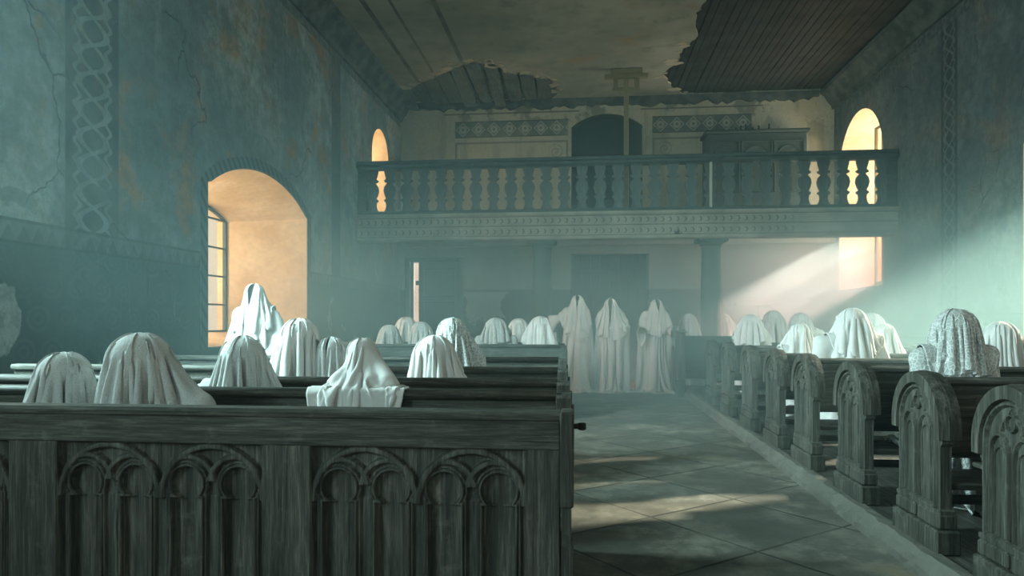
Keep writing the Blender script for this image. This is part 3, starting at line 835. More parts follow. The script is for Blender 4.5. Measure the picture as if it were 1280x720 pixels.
def tracery(W):
    def fn(U, V):
        base = np.full_like(U, .034)
        ridge = np.full_like(U, 1.0)
        for c in (W * .25, W * .75):
            R = W * .245
            rho = np.hypot(U - c, V - (.012 + R))
            arcs = .010 + .030 * sstep(.007, .019, np.abs(rho - R))
            arcs = np.where(V < .012 + R, arcs, 1.0)
            ridge = np.minimum(ridge, arcs)
            base = np.where((rho > R) & (V < R), .048, base)
            # pointed leaf between the two hoods
            leaf = np.hypot((U - c) * 1.3, V - .075) - .022
            base = base + .012 * (1 - sstep(-.004, .006, leaf))
        cw = .158
        dmin = np.full_like(U, 9.0)
        for i in range(4):
            c = W * (i + .5) / 4
            pc = W * (.25 if i < 2 else .75)
            dc = np.hypot(U - c, V - cw) - .068
            dj = np.maximum(np.abs(U - c) - .064, .212 - V)
            dmin = np.minimum(dmin, np.minimum(dc, dj))
            hood = np.hypot(U - c - (pc - c) * .12, V - cw + .004)
            hd = .012 + .026 * sstep(.006, .016, np.abs(hood - .100))
            hd = np.where(V < cw - .01, hd, 1.0)
            ridge = np.minimum(ridge, hd)
        d = dmin
        prof = np.where(d < .010, .018 + .014 * sstep(.002, .010, d), .032)
        prof = np.where(d < 0, .060 - .040 * sstep(-.010, 0, d), prof)
        prof = np.where((d > .012), .020 + .018 * sstep(.016, .026, d), prof)
        prof = np.where(d > .026, 1.0, prof)
        out = np.minimum(np.minimum(base, ridge), np.where(d > 0, prof, 1.0))
        out = np.where(d <= 0, prof, out)
        e = np.minimum(np.minimum(U, W - U), V)
        return np.minimum(out, .004 + .05 * sstep(0, .012, e) + 0 * U)
    return fn


def X_at(px, Y): return yaw_point(px, 400, Y)[0]


# front pew: carved front facing the camera
Y1 = 2.55
x_end = X_at(717, Y1)
pw = thing('carved_pew_front', (x_end, Y1, 0), 'big dark oak pew front with carved lancet tracery panels, nearest on the left', 'pew')
lx = lambda px: X_at(px, Y1) - x_end
zt, zo = 1.0, HC - 162 * Y1 / F
edges = [(388, 657), (70, 327), (-250, 10)]
pan = [(lx(a_), lx(b2)) for a_, b2 in edges]
xpost = lx(700)
left_end = pan[-1][0] - .17
MB().box(left_end, xpost, -.0, .06, zo, zt - .03, .004).build('top_rail', wood_x, pw)
MB().prism([(-.012, zt - .03), (-.016, zt - .012), (-.008, zt), (.075, zt), (.082, zt - .015), (.078, zt - .03)], 'x', left_end, xpost).build('cap_moulding', wood_x, pw)
st_x = [(pan[0][1], xpost), (pan[1][1], pan[0][0]), (pan[2][1], pan[1][0]), (left_end, pan[2][0])]
for a_, b2 in st_x: MB().box(a_, b2, 0, .06, .0, zo, .004).build('stile', wood_z, pw)
for a_, b2 in pan:
    W_ = b2 - a_
    o = relief(W_, zo - .14, tracery(W_), 230, 200).build('carved_panel', wood_z, pw); o.location = (a_, .0, zo)
MB().box(pan[-1][0], pan[0][1], 0, .055, 0, .14, .004).build('bottom_rail', wood_x, pw)
MB().box(xpost, 0, -.035, .10, .66, zt + .002, .006).build('end_post', wood_z, pw)
MB().prism([(xpost + .006, 0.02), (xpost + .006, .66), (-.012, .66), (-.010, .5), (.0, .25), (.012, .10), (.012, .02)], 'y', -.02, .09).box(xpost - .0, .02, -.03, .10, 0, .03, .005).build('end_post_foot', wood_z, pw)
mb = MB(); mb.tube([(-.01, .03, .945), (.035, .03, .945)], .010, 8); mb.lathe([(.010, -.012), (.015, -.010), (.015, .012), (.010, .014)], (.030, .03, .944), 12)
mb.build('hook', iron_m, pw)['label'] = 'dark iron peg on the aisle end'
MB().box(left_end, xpost, .06, .26, .80, .825, .004).build('book_ledge', wood_x, pw)

PEW_L = [(3.34, 714, 'second'), (4.00, 712, 'third'), (5.00, 710, 'fourth'), (6.40, 708, 'fifth'), (9.80, 708, 'sixth'), (10.75, 706, 'seventh')]
for i, (Y, px, nth) in enumerate(PEW_L):
    xe = X_at(px, Y); x0 = -4.35 - xe
    p_ = thing('pew', (xe, Y, 0), f'plain grey oak pew with rounded rail, {nth} row from the carved front on the left' if i else 'plain oak pew right behind the carved front, a shroud hanging over its rail', 'pew', None)
    MB().box(x0, -.07, -.018, .018, .30, .955, .004).build('back_panel', wood_x, p_)
    MB().prism([(-.035, .955), (-.05, .97), (-.052, .985), (-.04, 1.0), (.03, 1.0), (.042, .985), (.042, .965), (.03, .955)], 'x', x0, -.07, True).build('back_rail', wood_x, p_)
    MB().box(x0, -.07, -.026, -.018, .60, .68, .003).box(x0, -.07, -.024, -.018, .32, .38, .003).build('panel_moulding', wood_x, p_)
    MB().box(x0, -.07, -.40, -.02, .42, .455, .008).build('seat', wood_x, p_)
    MB().prism([(-.44, 0), (-.42, .46), (-.30, .52), (-.12, .66), (-.075, .97), (-.06, .985), (.06, .985), (.075, .97), (.075, 0)], 'x', -.07, 0).build('end_panel', wood_z, p_)
    MB().box(-.005, .014, -.05, .05, .66, .93, .004).build('end_moulding', wood_z, p_)
    MB().box(-.005, .010, -.36, .05, .06, .30, .004).build('end_moulding', wood_z, p_)
    for xx in (x0 + .05, x0 / 2): MB().prism([(-.38, 0), (-.38, .42), (-.03, .42), (-.03, 0)], 'x', xx, xx + .05).build('bearer', wood_z, p_)

# ---------------------------------------------------------------- pews, right block
XA = 1.82


def end_parts(top):
    hw, sp = .285, top - .285
    outline = [(-.235, .0), (.235, .0), (.235, .56), (.255, .58), (.255, sp)] + arc(0, sp, .255, 0, 180, 22)[1:] + [(-.255, .58), (-.235, .56)]
    slab = MB().prism(outline, 'x', .022, .078)
    hood = MB()
    path = [(hw - .035, .60), (hw - .035, sp)] + arc(0, sp, hw - .035, 0, 180, 24)[1:-1] + [(-hw + .035, sp), (-hw + .035, .60)]
    hood.strip(path, 'x', .06, -.006, .075, bev=.78); hood.strip(path, 'x', .04, .106, .075, bev=.78)
    path2 = [(hw - .085, .24), (hw - .085, sp)] + arc(0, sp, hw - .085, 0, 180, 22)[1:-1] + [(-hw + .085, sp), (-hw + .085, .24)]
    mould = MB()
    mould.strip(path2, 'x', .022, .004, .030, bev=.3)
    for s_ in (-1, 1):
        c = s_ * .088
        zc = sp + .02
        mould.strip([(c - .068, .26), (c - .068, zc - .06)] + [(c + .068 * math.cos(a_), zc - .06 + .095 * math.sin(a_)) for a_ in np.linspace(math.pi, 0, 14)][1:-1] + [(c + .068, zc - .06), (c + .068, .26)], 'x', .022, .006, .022, bev=.3)
        mould.strip([(c - .045, .27), (c - .045, zc - .08)] + [(c + .045 * math.cos(a_), zc - .08 + .06 * math.sin(a_)) for a_ in np.linspace(math.pi, 0, 12)][1:-1] + [(c + .045, zc - .08), (c + .045, .27)], 'x', .022, .014, .012, bev=.3)
        mould.strip([(0, sp + .17), (s_ * .06, sp + .11), (s_ * .075, sp + .075)], 'x', .022, .008, .02, bev=.3)
    mould.strip(arc(0, sp + .115, .036, 0, 360, 16)[:-1], 'x', .022, .006, .016, True, .3)
    mould.strip([(-.2, .24), (.2, .24)], 'x', .022, .004, .03, bev=.4)
    base = MB().box(-.012, .112, -.265, .265, 0, .13, .01)
    base.box(.0, .10, -.255, -.02, .13, .215, .012).box(.004, .10, .02, .255, .13, .205, .012).box(.008, .092, -.25, .25, .205, .235, .006)
    return slab, hood, mould, base


ep = [(nm, q.mesh(nm, wood_z)) for nm, q in zip(('slab', 'hood_moulding', 'lancet_carving', 'plinth'), end_parts(.94))]
PEW_R = [3.24, 4.10, 5.09, 6.15, 7.12, 8.20, 9.40, 10.60]
nth = ['dark oak pew with arched carved end, nearest on the right at the picture edge',
       'arched oak pew second from the right edge, in front of the crochet-veiled ghost',
       'oak pew with worn arched end, third along the aisle from the right edge',
       'oak pew with arched end, fourth along the aisle, in front of the large veiled ghost',
       'oak pew with arched end, fifth along the right side of the aisle', 'oak pew with arched end, sixth along the right side of the aisle',
       'hazy oak pew with arched end, seventh along the right side of the aisle', 'hazy oak pew with arched end, farthest of the arched row, by the column']
for i, Y in enumerate(PEW_R):
    p_ = thing('arched_pew', (XA, Y, .115), nth[i], 'pew', None)
    r = random.Random(i)
    e_ = bpy.data.objects.new('end_panel', ep[0][1]); COL.objects.link(e_); e_.parent = p_
    for nm, me in ep[1:]:
        q = bpy.data.objects.new(nm, me); COL.objects.link(q); q.parent = e_
    L_ = 4.05
    yb = .235
    MB().box(.078, L_, yb - .016, yb + .016, .42, .84, .004).build('back_panel', wood_x, p_)
    MB().prism([(yb - .03, .84), (yb - .045, .855), (yb - .045, .875), (yb - .03, .888), (yb + .03, .888), (yb + .04, .875), (yb + .04, .85), (yb + .03, .84)], 'x', .078, L_).build('back_rail', wood_x, p_)
    MB().box(.078, L_, yb - .026, yb - .016, .66, .70, .003).box(.078, L_, yb - .022, yb - .016, .44, .50, .003).build('panel_moulding', wood_x, p_)
    MB().box(.078, L_, -.19, yb - .02, .325, .36, .008).build('seat', wood_x, p_)
    MB().box(.09, L_, .02, .05, .20, .25, .004).build('stretcher', wood_x, p_)
    MB().box(.078, L_, yb + .02, yb + .20, .50, .522, .004).build('book_ledge', wood_x, p_)
    for xx in (1.9, L_ - .06): MB().box(xx, xx + .06, -.18, yb, 0, .325, .005).build('bearer', wood_z, p_)
    MB().box(L_, L_ + .06, -.23, .27, 0, .87, .01).build('wall_end', wood_z, p_)

p_ = thing('box_pew', (1.66, 12.8, 0), 'hazy square-ended pew at the far end of the right block, beside the column', 'pew')
MB().box(0, .10, -.30, .30, 0, 1.12, .012).build('end_panel', wood_z, p_)
MB().strip([(-.22, .25), (.22, .25), (.22, .98), (-.22, .98)], 'x', 0, -.015, .04, True).build('panel_moulding', wood_z, p_)
MB().box(.10, 4.2, -.02, .02, .3, 1.06, .004).build('back_panel', wood_x, p_)
MB().box(.10, 4.2, -.36, -.02, .42, .455, .006).build('seat', wood_x, p_)
MB().box(-.02, .12, -.33, .33, 1.12, 1.15, .008).build('cap', wood_x, p_)

# pale wooden stand by the back wall, seen between the heads
sx_, _ = yaw_point(952, 385, 17.6)
p_ = thing('wooden_stand', (sx_, 17.6, 0), 'pale wooden stand with a crosspiece, standing under the gallery by the back wall', 'stand')
MB().box(-.10, .10, -.10, .10, 0, 1.70, .01).build('post', lime_m, p_)
MB().box(-.62, .24, -.12, .12, 1.70, 1.80, .01).build('crosspiece', lime_m, p_)
MB().box(-.28, .28, -.28, .28, 0, .06, .01).build('foot', lime_m, p_)
# ---------------------------------------------------------------- cloth drape (position based, numpy)
def drape(R, caps, top, pin=(0, 0), boxes=(), planes=(), nr=36, M=120, seed=0, gather=1.45, slit=False, gap=.0,
          floor=0.0, steps=260, wind=(0, 0), mu=0.3, long_dir=0.0, long=0.0, hem=.05, flat=.05, taper=.45, rc=.30):
    """A round sheet of radius R, gathered in folds, pinned on the crown, falls over capsules and boxes; returns (nr,M,3)."""
    rs = np.random.RandomState(seed)
    ph = (np.arange(M) / M) * (2 * math.pi - gap) + gap / 2 - math.pi / 2      # seam looks to -y
    Rm = R * (1 + long * np.cos(ph - long_dir) + hem * np.sin(ph * 3 + rs.rand() * 6) + hem * .6 * np.sin(ph * 7 + rs.rand() * 6))
    t = (np.arange(nr) + .6) / nr
    r = t[:, None] * Rm[None]
    p = np.zeros((nr, M, 3), np.float32)
    p[..., 0] = pin[0] + r * np.cos(ph); p[..., 1] = pin[1] + r * np.sin(ph)
    drop = .45 * np.maximum(r - flat, 0)
    p[..., 2] = top + .006 - drop - .8 * np.minimum(r, .1) ** 2
    k1 = np.cumsum(rs.normal(0, 1, M)); k1 -= np.linspace(k1[0], k1[-1], M); k1 -= k1.mean(); k1 /= (np.abs(k1).max() + 1e-6)
    amp = np.clip((r - .08) / .5, 0, 1)
    f1, f2, a1, a2 = rs.randint(7, 11), rs.randint(13, 20), rs.rand() * 6, rs.rand() * 6
    fold = .5 * np.sin(ph * f1 + a1 + 2 * k1) + .4 * np.sin(ph * f2 + a2 + 3 * k1) + .3 * rs.normal(0, 1, M)
    p[..., 2] += .05 * amp * fold[None] + rs.normal(0, .002, (nr, M))
    g = 1 + (gather - 1) * np.clip((r - .04) / .22, 0, 1)
    uneven = 1 + .45 * np.sin(ph * 2 + rs.rand() * 6) * np.sin(ph * 5 + rs.rand() * 6)
    g = 1 + (g - 1) * uneven[None]
    re = np.minimum(r, rc) + np.maximum(r - rc, 0) * taper
    ra = (re * ((2 * math.pi - gap) / M) * g).astype(np.float32)
    rr_ = np.broadcast_to((Rm / nr)[None], (nr, M)).astype(np.float32)
    rd = np.sqrt(rr_ ** 2 + ra ** 2)
    p = p.astype(np.float32)
    anc = np.array([pin[0], pin[1], top + .006], np.float32)
    lra = (1.01 * r + .012).astype(np.float32)
    pr = p[:1].copy()
    pr[..., 2] = top + .004
    v = np.zeros_like(p)
    dt = 1 / 90.

    def con(a, b, rest, k):
        d = b - a
        ln = np.sqrt(np.einsum('ijk,ijk->ij', d, d)) + 1e-9
        d *= ((k * .5) * (ln - rest) / ln)[..., None]
        a += d; b -= d

    def ang(st, k, rest):
        for o in range(st):
            a = p[:, o:M - st:2 * st]; b = p[:, o + st::2 * st]
            n = min(a.shape[1], b.shape[1])
            con(a[:, :n], b[:, :n], rest[:, o:M - st:2 * st][:, :n], k)
            a = p[:, o + st:M - st:2 * st]; b = p[:, o + 2 * st::2 * st]
            n = min(a.shape[1], b.shape[1])
            con(a[:, :n], b[:, :n], rest[:, o + st:M - st:2 * st][:, :n], k)
        if not slit:
            a = p[:, M - st:].copy(); b = p[:, :st].copy()
            con(a, b, rest[:, M - st:], k)
            p[:, M - st:] = a; p[:, :st] = b

    def push(hit):
        for (A, B, r0, r1) in caps:
            A = np.array(A, np.float32); D = np.array(B, np.float32) - A
            q = p - A
            dd = float(D @ D)
            tt = np.clip((q @ D) / dd, 0, 1)
            e = q - tt[..., None] * D
            dist = np.sqrt(np.einsum('ijk,ijk->ij', e, e)) + 1e-9
            rr = r0 + (r1 - r0) * tt
            m = dist < rr
            if m.any():
                p[m] += e[m] * ((rr - dist) / dist)[m][:, None]
                hit |= m

    for it in range(steps):
        hit = np.zeros((nr, M), bool)
        v[..., 2] -= 5. * dt
        if wind[0] or wind[1]:
            fade = max(0, 1 - it / (steps * .7))
            v[..., 0] += wind[0] * dt * fade; v[..., 1] += wind[1] * dt * fade
        v *= .97
        old = p.copy()
        p += v * dt
        for k in range(4):
            for o in (0, 1):
                con(p[o:-1:2], p[o + 1::2], rr_[o:-1:2], 1.0)
            ang(1, .9, ra)
            if k % 2 == 0:
                for o in (0, 1):
                    con(p[o:-1:2, :-1], p[o + 1::2, 1:], rd[o:-1:2, :-1], .2)
                    con(p[o:-1:2, 1:], p[o + 1::2, :-1], rd[o:-1:2, 1:], .2)
                ang(2, .10, 2 * ra)
                for o in (0, 1, 2, 3):
                    a, b = p[o:-2:4], p[o + 2::4]
                    n = min(len(a), len(b))
                    con(a[:n], b[:n], 2 * rr_[o:-2:4][:n], .12)
            e = p - anc; r_ = np.sqrt(np.einsum('ijk,ijk->ij', e, e)) + 1e-9
            p -= e * np.maximum(0, 1 - lra / r_)[..., None]
            p[:1] = pr
            if k % 2:
                push(hit)
        for (x0, x1, y0, y1, z0, z1) in boxes:
            m = (p[..., 0] > x0) & (p[..., 0] < x1) & (p[..., 1] > y0) & (p[..., 1] < y1) & (p[..., 2] > z0) & (p[..., 2] < z1)
            if m.any():
                q = p[m]
                pen = np.stack([q[:, 1] - y0, y1 - q[:, 1], z1 - q[:, 2]], -1)
                w = pen.argmin(1)
                q[w == 0, 1] = y0; q[w == 1, 1] = y1; q[w == 2, 2] = z1
                p[m] = q; hit |= m
        for (nx, ny, nz, dd) in planes:
            h = p[..., 0] * nx + p[..., 1] * ny + p[..., 2] * nz - dd + max(0., 1. - it / (steps * .5))
            m = h < 0
            if m.any():
                p[m] -= h[m][:, None] * np.array([nx, ny, nz], np.float32)
        m = p[..., 2] < floor + .006
        p[m, 2] = floor + .006
        hit |= m
        if hit.any():
            p[hit] = p[hit] + (old[hit] - p[hit]) * mu
            push(hit)
        p[:1] = pr
        v = (p - old) / dt
        sp = np.sqrt(np.einsum('ijk,ijk->ij', v, v))
        v *= np.minimum(1, 2.2 / (sp + 1e-6))[..., None]
    return p
# ---------------------------------------------------------------- the shrouded figures
def fine(p, slit):
    """Twice as many points each way, by four-point interpolation."""
    def up(q, wrap):
        n = len(q)
        if wrap: e = np.concatenate([q[-1:], q, q[:2]])
        else: e = np.concatenate([2 * q[:1] - q[1:2], q, 2 * q[-1:] - q[-2:-1]])
        mid = (9 * (e[1:-2] + e[2:-1]) - e[:-3] - e[3:]) / 16
        out = np.empty((2 * n if wrap else 2 * n - 1,) + q.shape[1:], np.float32)
        out[::2] = q; out[1::2] = mid
        return out
    p = up(p, False)
    return up(p.transpose(1, 0, 2), not slit).transpose(1, 0, 2)


def shroud(name, p, mat, slit, thick=.007):
    p = fine(p, slit)
    nr, M = p.shape[:2]
    c = p[0].mean(0); c[2] += .003
    dv = np.empty_like(p); dv[1:-1] = p[2:] - p[:-2]; dv[0] = p[1] - p[0]; dv[-1] = p[-1] - p[-2]
    if slit:
        du = np.empty_like(p); du[:, 1:-1] = p[:, 2:] - p[:, :-2]; du[:, 0] = p[:, 1] - p[:, 0]; du[:, -1] = p[:, -1] - p[:, -2]
    else: du = np.roll(p, -1, 1) - np.roll(p, 1, 1)
    nrm = np.cross(dv, du); nrm /= np.linalg.norm(nrm, axis=-1, keepdims=True) + 1e-9
    inner = p - nrm * thick * np.sign((nrm[0, :, 2].mean()) or 1)
    n = nr * M
    v = np.concatenate([p.reshape(-1, 3), inner.reshape(-1, 3), c[None], (c - [0, 0, thick])[None]])
    A = np.arange(nr - 1)[:, None] * M; B = np.arange(M if not slit else M - 1)[None]; B2 = (B + 1) % M
    q = np.stack([A + B, A + M + B, A + M + B2, A + B2], -1).reshape(-1, 4)
    qi = q[:, ::-1] + n
    hem = np.stack([(nr - 1) * M + B[0], (nr - 1) * M + B[0] + n, (nr - 1) * M + B2[0] + n, (nr - 1) * M + B2[0]], -1)
    quads = [q, qi, hem]
    if slit:
        r0 = np.arange(nr - 1) * M; r1 = r0 + M - 1
        quads += [np.stack([r0, r0 + n, r0 + M + n, r0 + M], -1), np.stack([r1, r1 + M, r1 + M + n, r1 + n], -1)]
    f = np.concatenate(quads).tolist()
    f += [(2 * n, int(b_), int(b2)) for b_, b2 in zip(B[0], B2[0])] + [(2 * n + 1, int(b2) + n, int(b_) + n) for b_, b2 in zip(B[0], B2[0])]
    me = bpy.data.meshes.new(name); me.from_pydata(v.tolist(), [], f); me.materials.append(mat)
    me.polygons.foreach_set('use_smooth', [True] * len(f)); me.update()
    o = bpy.data.objects.new(name, me); COL.objects.link(o)
    return o


def seated(ht, hx, sx, sh, lean=0.0, hr=.118, fl=0.0):
    s0 = ht - .33
    c = [((hx, -lean, ht - hr), (hx, -lean - .015, ht - .20), hr, hr * .86),
         ((hx, -lean, ht - .2), (sx, 0, s0 - .02), .07, .09),
         ((sx - sh, 0, s0 - .01), (sx + sh, 0, s0 - .01), .072, .072),
         ((sx, 0, s0 - .08), (sx, .04, fl + .58), .16, .17)]
    for s_ in (-1, 1):
        c += [((sx + s_ * sh, 0, s0), (sx + s_ * (sh + .04), -.05, s0 - .28), .068, .055),
              ((sx + s_ * .09, 0, fl + .53), (sx + s_ * .11, -.30, fl + .53), .085, .075),
              ((sx + s_ * .11, -.30, fl + .50), (sx + s_ * .11, -.27, fl + .1), .065, .06)]
    return c


# (label, head px, top y, left px, right px, cut y, distance Y, material, extra)
G = 'white veiled ghost'
SE = [
 ('low slumped ghost at the far left, directly behind the carved pew front', 84, 440, 30, 134, 514, 3.00, cloth2_m, dict(gather=1.9, hr=.112, seed=3)),
 ('largest ghost on the left, its wide sheet trailing right behind the carved front', 178, 416, 137, 256, 514, 2.98, cloth2_m, dict(gather=2.0, hr=.135, seed=12, wide=.05)),
 ('ghost under a coarse sheet, just below the standing one by the window', 306, 420, 244, 346, 488, 3.72, cloth2_m, dict(gather=2.0, hr=.12, seed=7, two=0.46)),
 ('bright ghost with a pointed hood, its sheet hanging over the pew rail', 460, 422, 416, 515, 488, 3.58, cloth_m, dict(gather=1.9, hr=.07, seed=5, over=(3.27, 3.40), R=.62, lean=.10, wide=.05, taper=.3)),
 ('white ghost with a rounded head and straight pleats, centre of the left pews', 543, 419, 513, 587, 474, 4.40, cloth_m, dict(gather=2.0, hr=.128, seed=8)),
 ('tall pleated ghost just right of the standing one, in front of the window', 376, 398, 341, 414, 474, 4.55, cloth_m, dict(gather=2.2, hr=.12, seed=9, taper=.3)),
 ('small hooded ghost half hidden behind the tall pleated one', 415, 421, 399, 438, 474, 4.55, cloth2_m, dict(gather=1.6, hr=.095, seed=10, slit=True)),
 ('ghost under a dark-holed net veil, between two plain sheeted ghosts on the left', 566, 397, 546, 608, 459, 5.62, net_m, dict(gather=1.6, hr=.12, seed=11)),
 ('small lace ghost, leftmost of the far trio by the back door', 487, 406, 474, 502, 430, 10.35, lace_m, dict(gather=1.6, hr=.15, seed=13)),
 ('pale plain ghost, middle of the far trio below the door gap', 508, 396, 495, 525, 430, 11.3, cloth_m, dict(gather=1.7, hr=.17, seed=14)),
 ('small lace ghost, rightmost of the far trio by the back door', 527, 402, 514, 538, 430, 10.35, lace_m, dict(gather=1.6, hr=.15, seed=15)),
 ('hazy ghost with broad shoulders in lace, left of the left column', 620, 397, 595, 646, 428, 10.35, lace_m, dict(gather=1.6, hr=.165, seed=16, two=0.44)),
 ('small hazy ghost between the broad lace one and the pew end ghost', 648, 398, 632, 664, 428, 11.3, cloth_m, dict(gather=1.7, hr=.16, seed=17)),
 ('bright ghost at the aisle end of the far left pew, in front of the column', 675, 395, 655, 704, 430, 10.3, cloth_m, dict(gather=1.8, hr=.15, seed=18, two=0.50)),
 # right block
 ('faint ghost in the haze left of the right column', 861, 392, 848, 876, 418, 14.0, cloth_m, dict(gather=1.6, hr=.15, seed=20)),
 ('pointed ghost half hidden behind the right column', 906, 392, 890, 922, 418, 16.5, cloth_m, dict(gather=1.8, hr=.10, seed=21)),
 ('veiled ghost just right of the right column', 938, 393, 918, 960, 429, 10.28, cloth_m, dict(gather=1.9, hr=.15, seed=22, two=0.48, fl=.115)),
 ('hazy pale ghost in the beam of light, left of the brightest one', 966, 388, 953, 982, 425, 12.2, cloth_m, dict(gather=1.8, hr=.15, seed=23, fl=.115)),
 ('sunlit ghost with one shoulder showing, under the gallery window beam', 1000, 391, 988, 1030, 425, 11.35, cloth_m, dict(gather=1.8, hr=.15, seed=24, two=0.42, fl=.115)),
 ('small pleated ghost in front of the sunlit one', 999, 404, 972, 1020, 440, 7.95, cloth_m, dict(gather=2.0, hr=.11, seed=25, two=0.42, fl=.115)),
 ('large pleated ghost, biggest in the middle of the right block', 1064, 385, 1018, 1104, 446, 6.98, cloth_m, dict(gather=2.1, hr=.128, seed=26, two=0.50, fl=.115)),
 ('shadowed grey ghost hidden behind the large pleated one', 1088, 391, 1072, 1104, 435, 9.05, cloth2_m, dict(gather=1.7, hr=.15, seed=27, fl=.115)),
 ('small ghost with straight folds just right of the large pleated one', 1104, 404, 1091, 1117, 438, 7.98, cloth_m, dict(gather=2.0, hr=.11, seed=28, two=0.46, fl=.115)),
 ('ghost under an openwork crochet veil, nearest on the right', 1192, 386, 1140, 1244, 473, 4.95, crochet_m, dict(gather=1.5, hr=.135, seed=29, two=0.46, fl=.115, R=1.25)),
 ('pale ghost leaning behind the crochet veiled one', 1250, 402, 1227, 1274, 458, 5.98, cloth_m, dict(gather=1.7, hr=.12, seed=30, two=0.42, fl=.115)),
 ('small ghost cut off by the right edge of the picture', 1290, 416, 1266, 1318, 462, 5.95, cloth2_m, dict(gather=1.7, hr=.11, seed=31, fl=.115)),
]
jobs = []
for (lab, hpx, ty, lpx, rpx, cy, Y, mat, ex) in SE:
    hxw, ztop = yaw_point(hpx, ty, Y)
    xl_, xr_ = X_at(lpx, Y), X_at(rpx, Y)
    cx = (xl_ + xr_) / 2; hw = (xr_ - xl_) / 2 + ex.get('wide', 0)
    near = Y < 6
    fl = ex.get('fl', 0.0)
    ox = cx
    caps = seated(ztop, hxw - ox, 0, max(.09, hw - .075), ex.get('lean', .02), ex['hr'], fl)
    boards = [Y1] + [q[0] for q in PEW_L] if cx < .5 else [q + .235 for q in PEW_R] + [12.8]
    nxt = min([q for q in boards if q > Y] or [Y + .40]); prv = max([q for q in boards if q < Y] or [Y - .5])
    xa, xb = ((-4.5, -.1) if cx < .5 else (XA + .06, 6.0))
    zs = fl + (.465 if cx < .5 else .37)
    bx = [(xa - ox, xb - ox, nxt - .425 - Y, nxt + .05 - Y, zs - .30, zs)]
    pl_ = [(0, -1, 0, -(nxt - .045 - Y)), (0, 1, 0, max(prv + .07 - Y, -.42))] if Y < 13 else []
    for q_ in SE:
        if q_[0] != lab and abs(q_[6] - Y) < .45 and Y < 13:
            ql, qr = X_at(q_[3], Y), X_at(q_[4], Y)
            if (ql + qr) / 2 > cx: pl_ = pl_ + [(-1, 0, 0, -(max((xr_ + ql) / 2, hxw + .1) - .012 - ox))]
            else: pl_ = pl_ + [(1, 0, 0, min((xl_ + qr) / 2, hxw - .1) + .012 - ox)]
    if cx < -.2 and Y < 13: pl_ = pl_ + [(-1, 0, 0, max(.36, .12 - X_at(708, Y)) + ox)]
    if fl: pl_ = pl_ + [(1, 0, 0, XA + .30 - ox)]
    if ex.get('over'):
        caps += [((.01, -.08, ztop - .10), (q_, 3.36 - Y, 1.035), .05, .045) for q_ in (-.10, -.02, .06, .145)]
        bx += [(-9, 9, ex['over'][0] - Y, ex['over'][1] - Y, -1, 1.008)]; pl_ = pl_[:1]
    free = Y > 13 or (cx < .5 and Y > 11)
    if free: bx = []
    R = ex.get('R', (ztop - fl) * (1.06 if free else .92))
    common = dict(boxes=bx, planes=pl_, nr=(44 if near else 32), M=(200 if near else 110), floor=fl, steps=240, gather=ex['gather'])
    hp_ = (hxw - ox, -ex.get('lean', .02))
    if ex.get('two'):
        sh_ = max(.13, hw - .06); s0 = ztop - .335; nk = ztop - .21
        body = [q for q in caps[1:]] + [((-sh_, 0, s0), (sh_, 0, s0), .078, .078), ((hp_[0] * .6, hp_[1] * .6, nk - .08), (0, 0, s0), .07, .10)]
        jobs.append((('robe', lab, (ox, Y, 0), mat, False), dict(common, R=(nk - fl) * (1.0 if Y < 6 else .84), caps=body, top=nk, pin=(hp_[0] * .6, hp_[1] * .6), seed=ex['seed'], taper=.4)))
        infl = [(A_, B_, r0 + .022, r1 + .022) for A_, B_, r0, r1 in body] + [caps[0]]
        jobs.append((('hood', lab, (ox, Y, 0), mat, False), dict(common, boxes=(), R=ex['two'], caps=infl, top=ztop - .004, pin=hp_, seed=ex['seed'] + 50, taper=.22, rc=ex['hr'] * 1.75, nr=30)))
    else:
        jobs.append((('seated_ghost', lab, (ox, Y, 0), mat, ex.get('slit', False)),
                     dict(common, R=R, caps=caps, top=ztop - .004, pin=hp_, seed=ex['seed'], slit=ex.get('slit', False), gap=.5 if ex.get('slit') else 0, taper=ex.get('taper', .45))))


def standing(ht, arms, hr, lean, hx, grow=0.0, head=True):
    s0 = ht - .31
    c = [((-.16, 0, s0 - .02), (.16, 0, s0 - .02), .075 + grow, .075 + grow), ((0, 0, s0 - .1), (0, .02, .95), .17 + grow, .16 + grow),
         ((hx * .6, -lean * .6, ht - .22), (0, 0, s0), .065 + grow, .09 + grow)]
    if head: c.append(((hx, -lean, ht - hr), (hx, -lean - .02, ht - .20), hr, hr * .85))
    else: c += [((-.09, 0, .95), (-.12, 0, .05), .10, .10), ((.09, 0, .95), (.12, -.04, .05), .10, .10)]
    for pts in arms:
        for q in range(len(pts) - 1): c.append((pts[q], pts[q + 1], .066 - .006 * q + grow, .060 - .006 * q + grow))
    return c


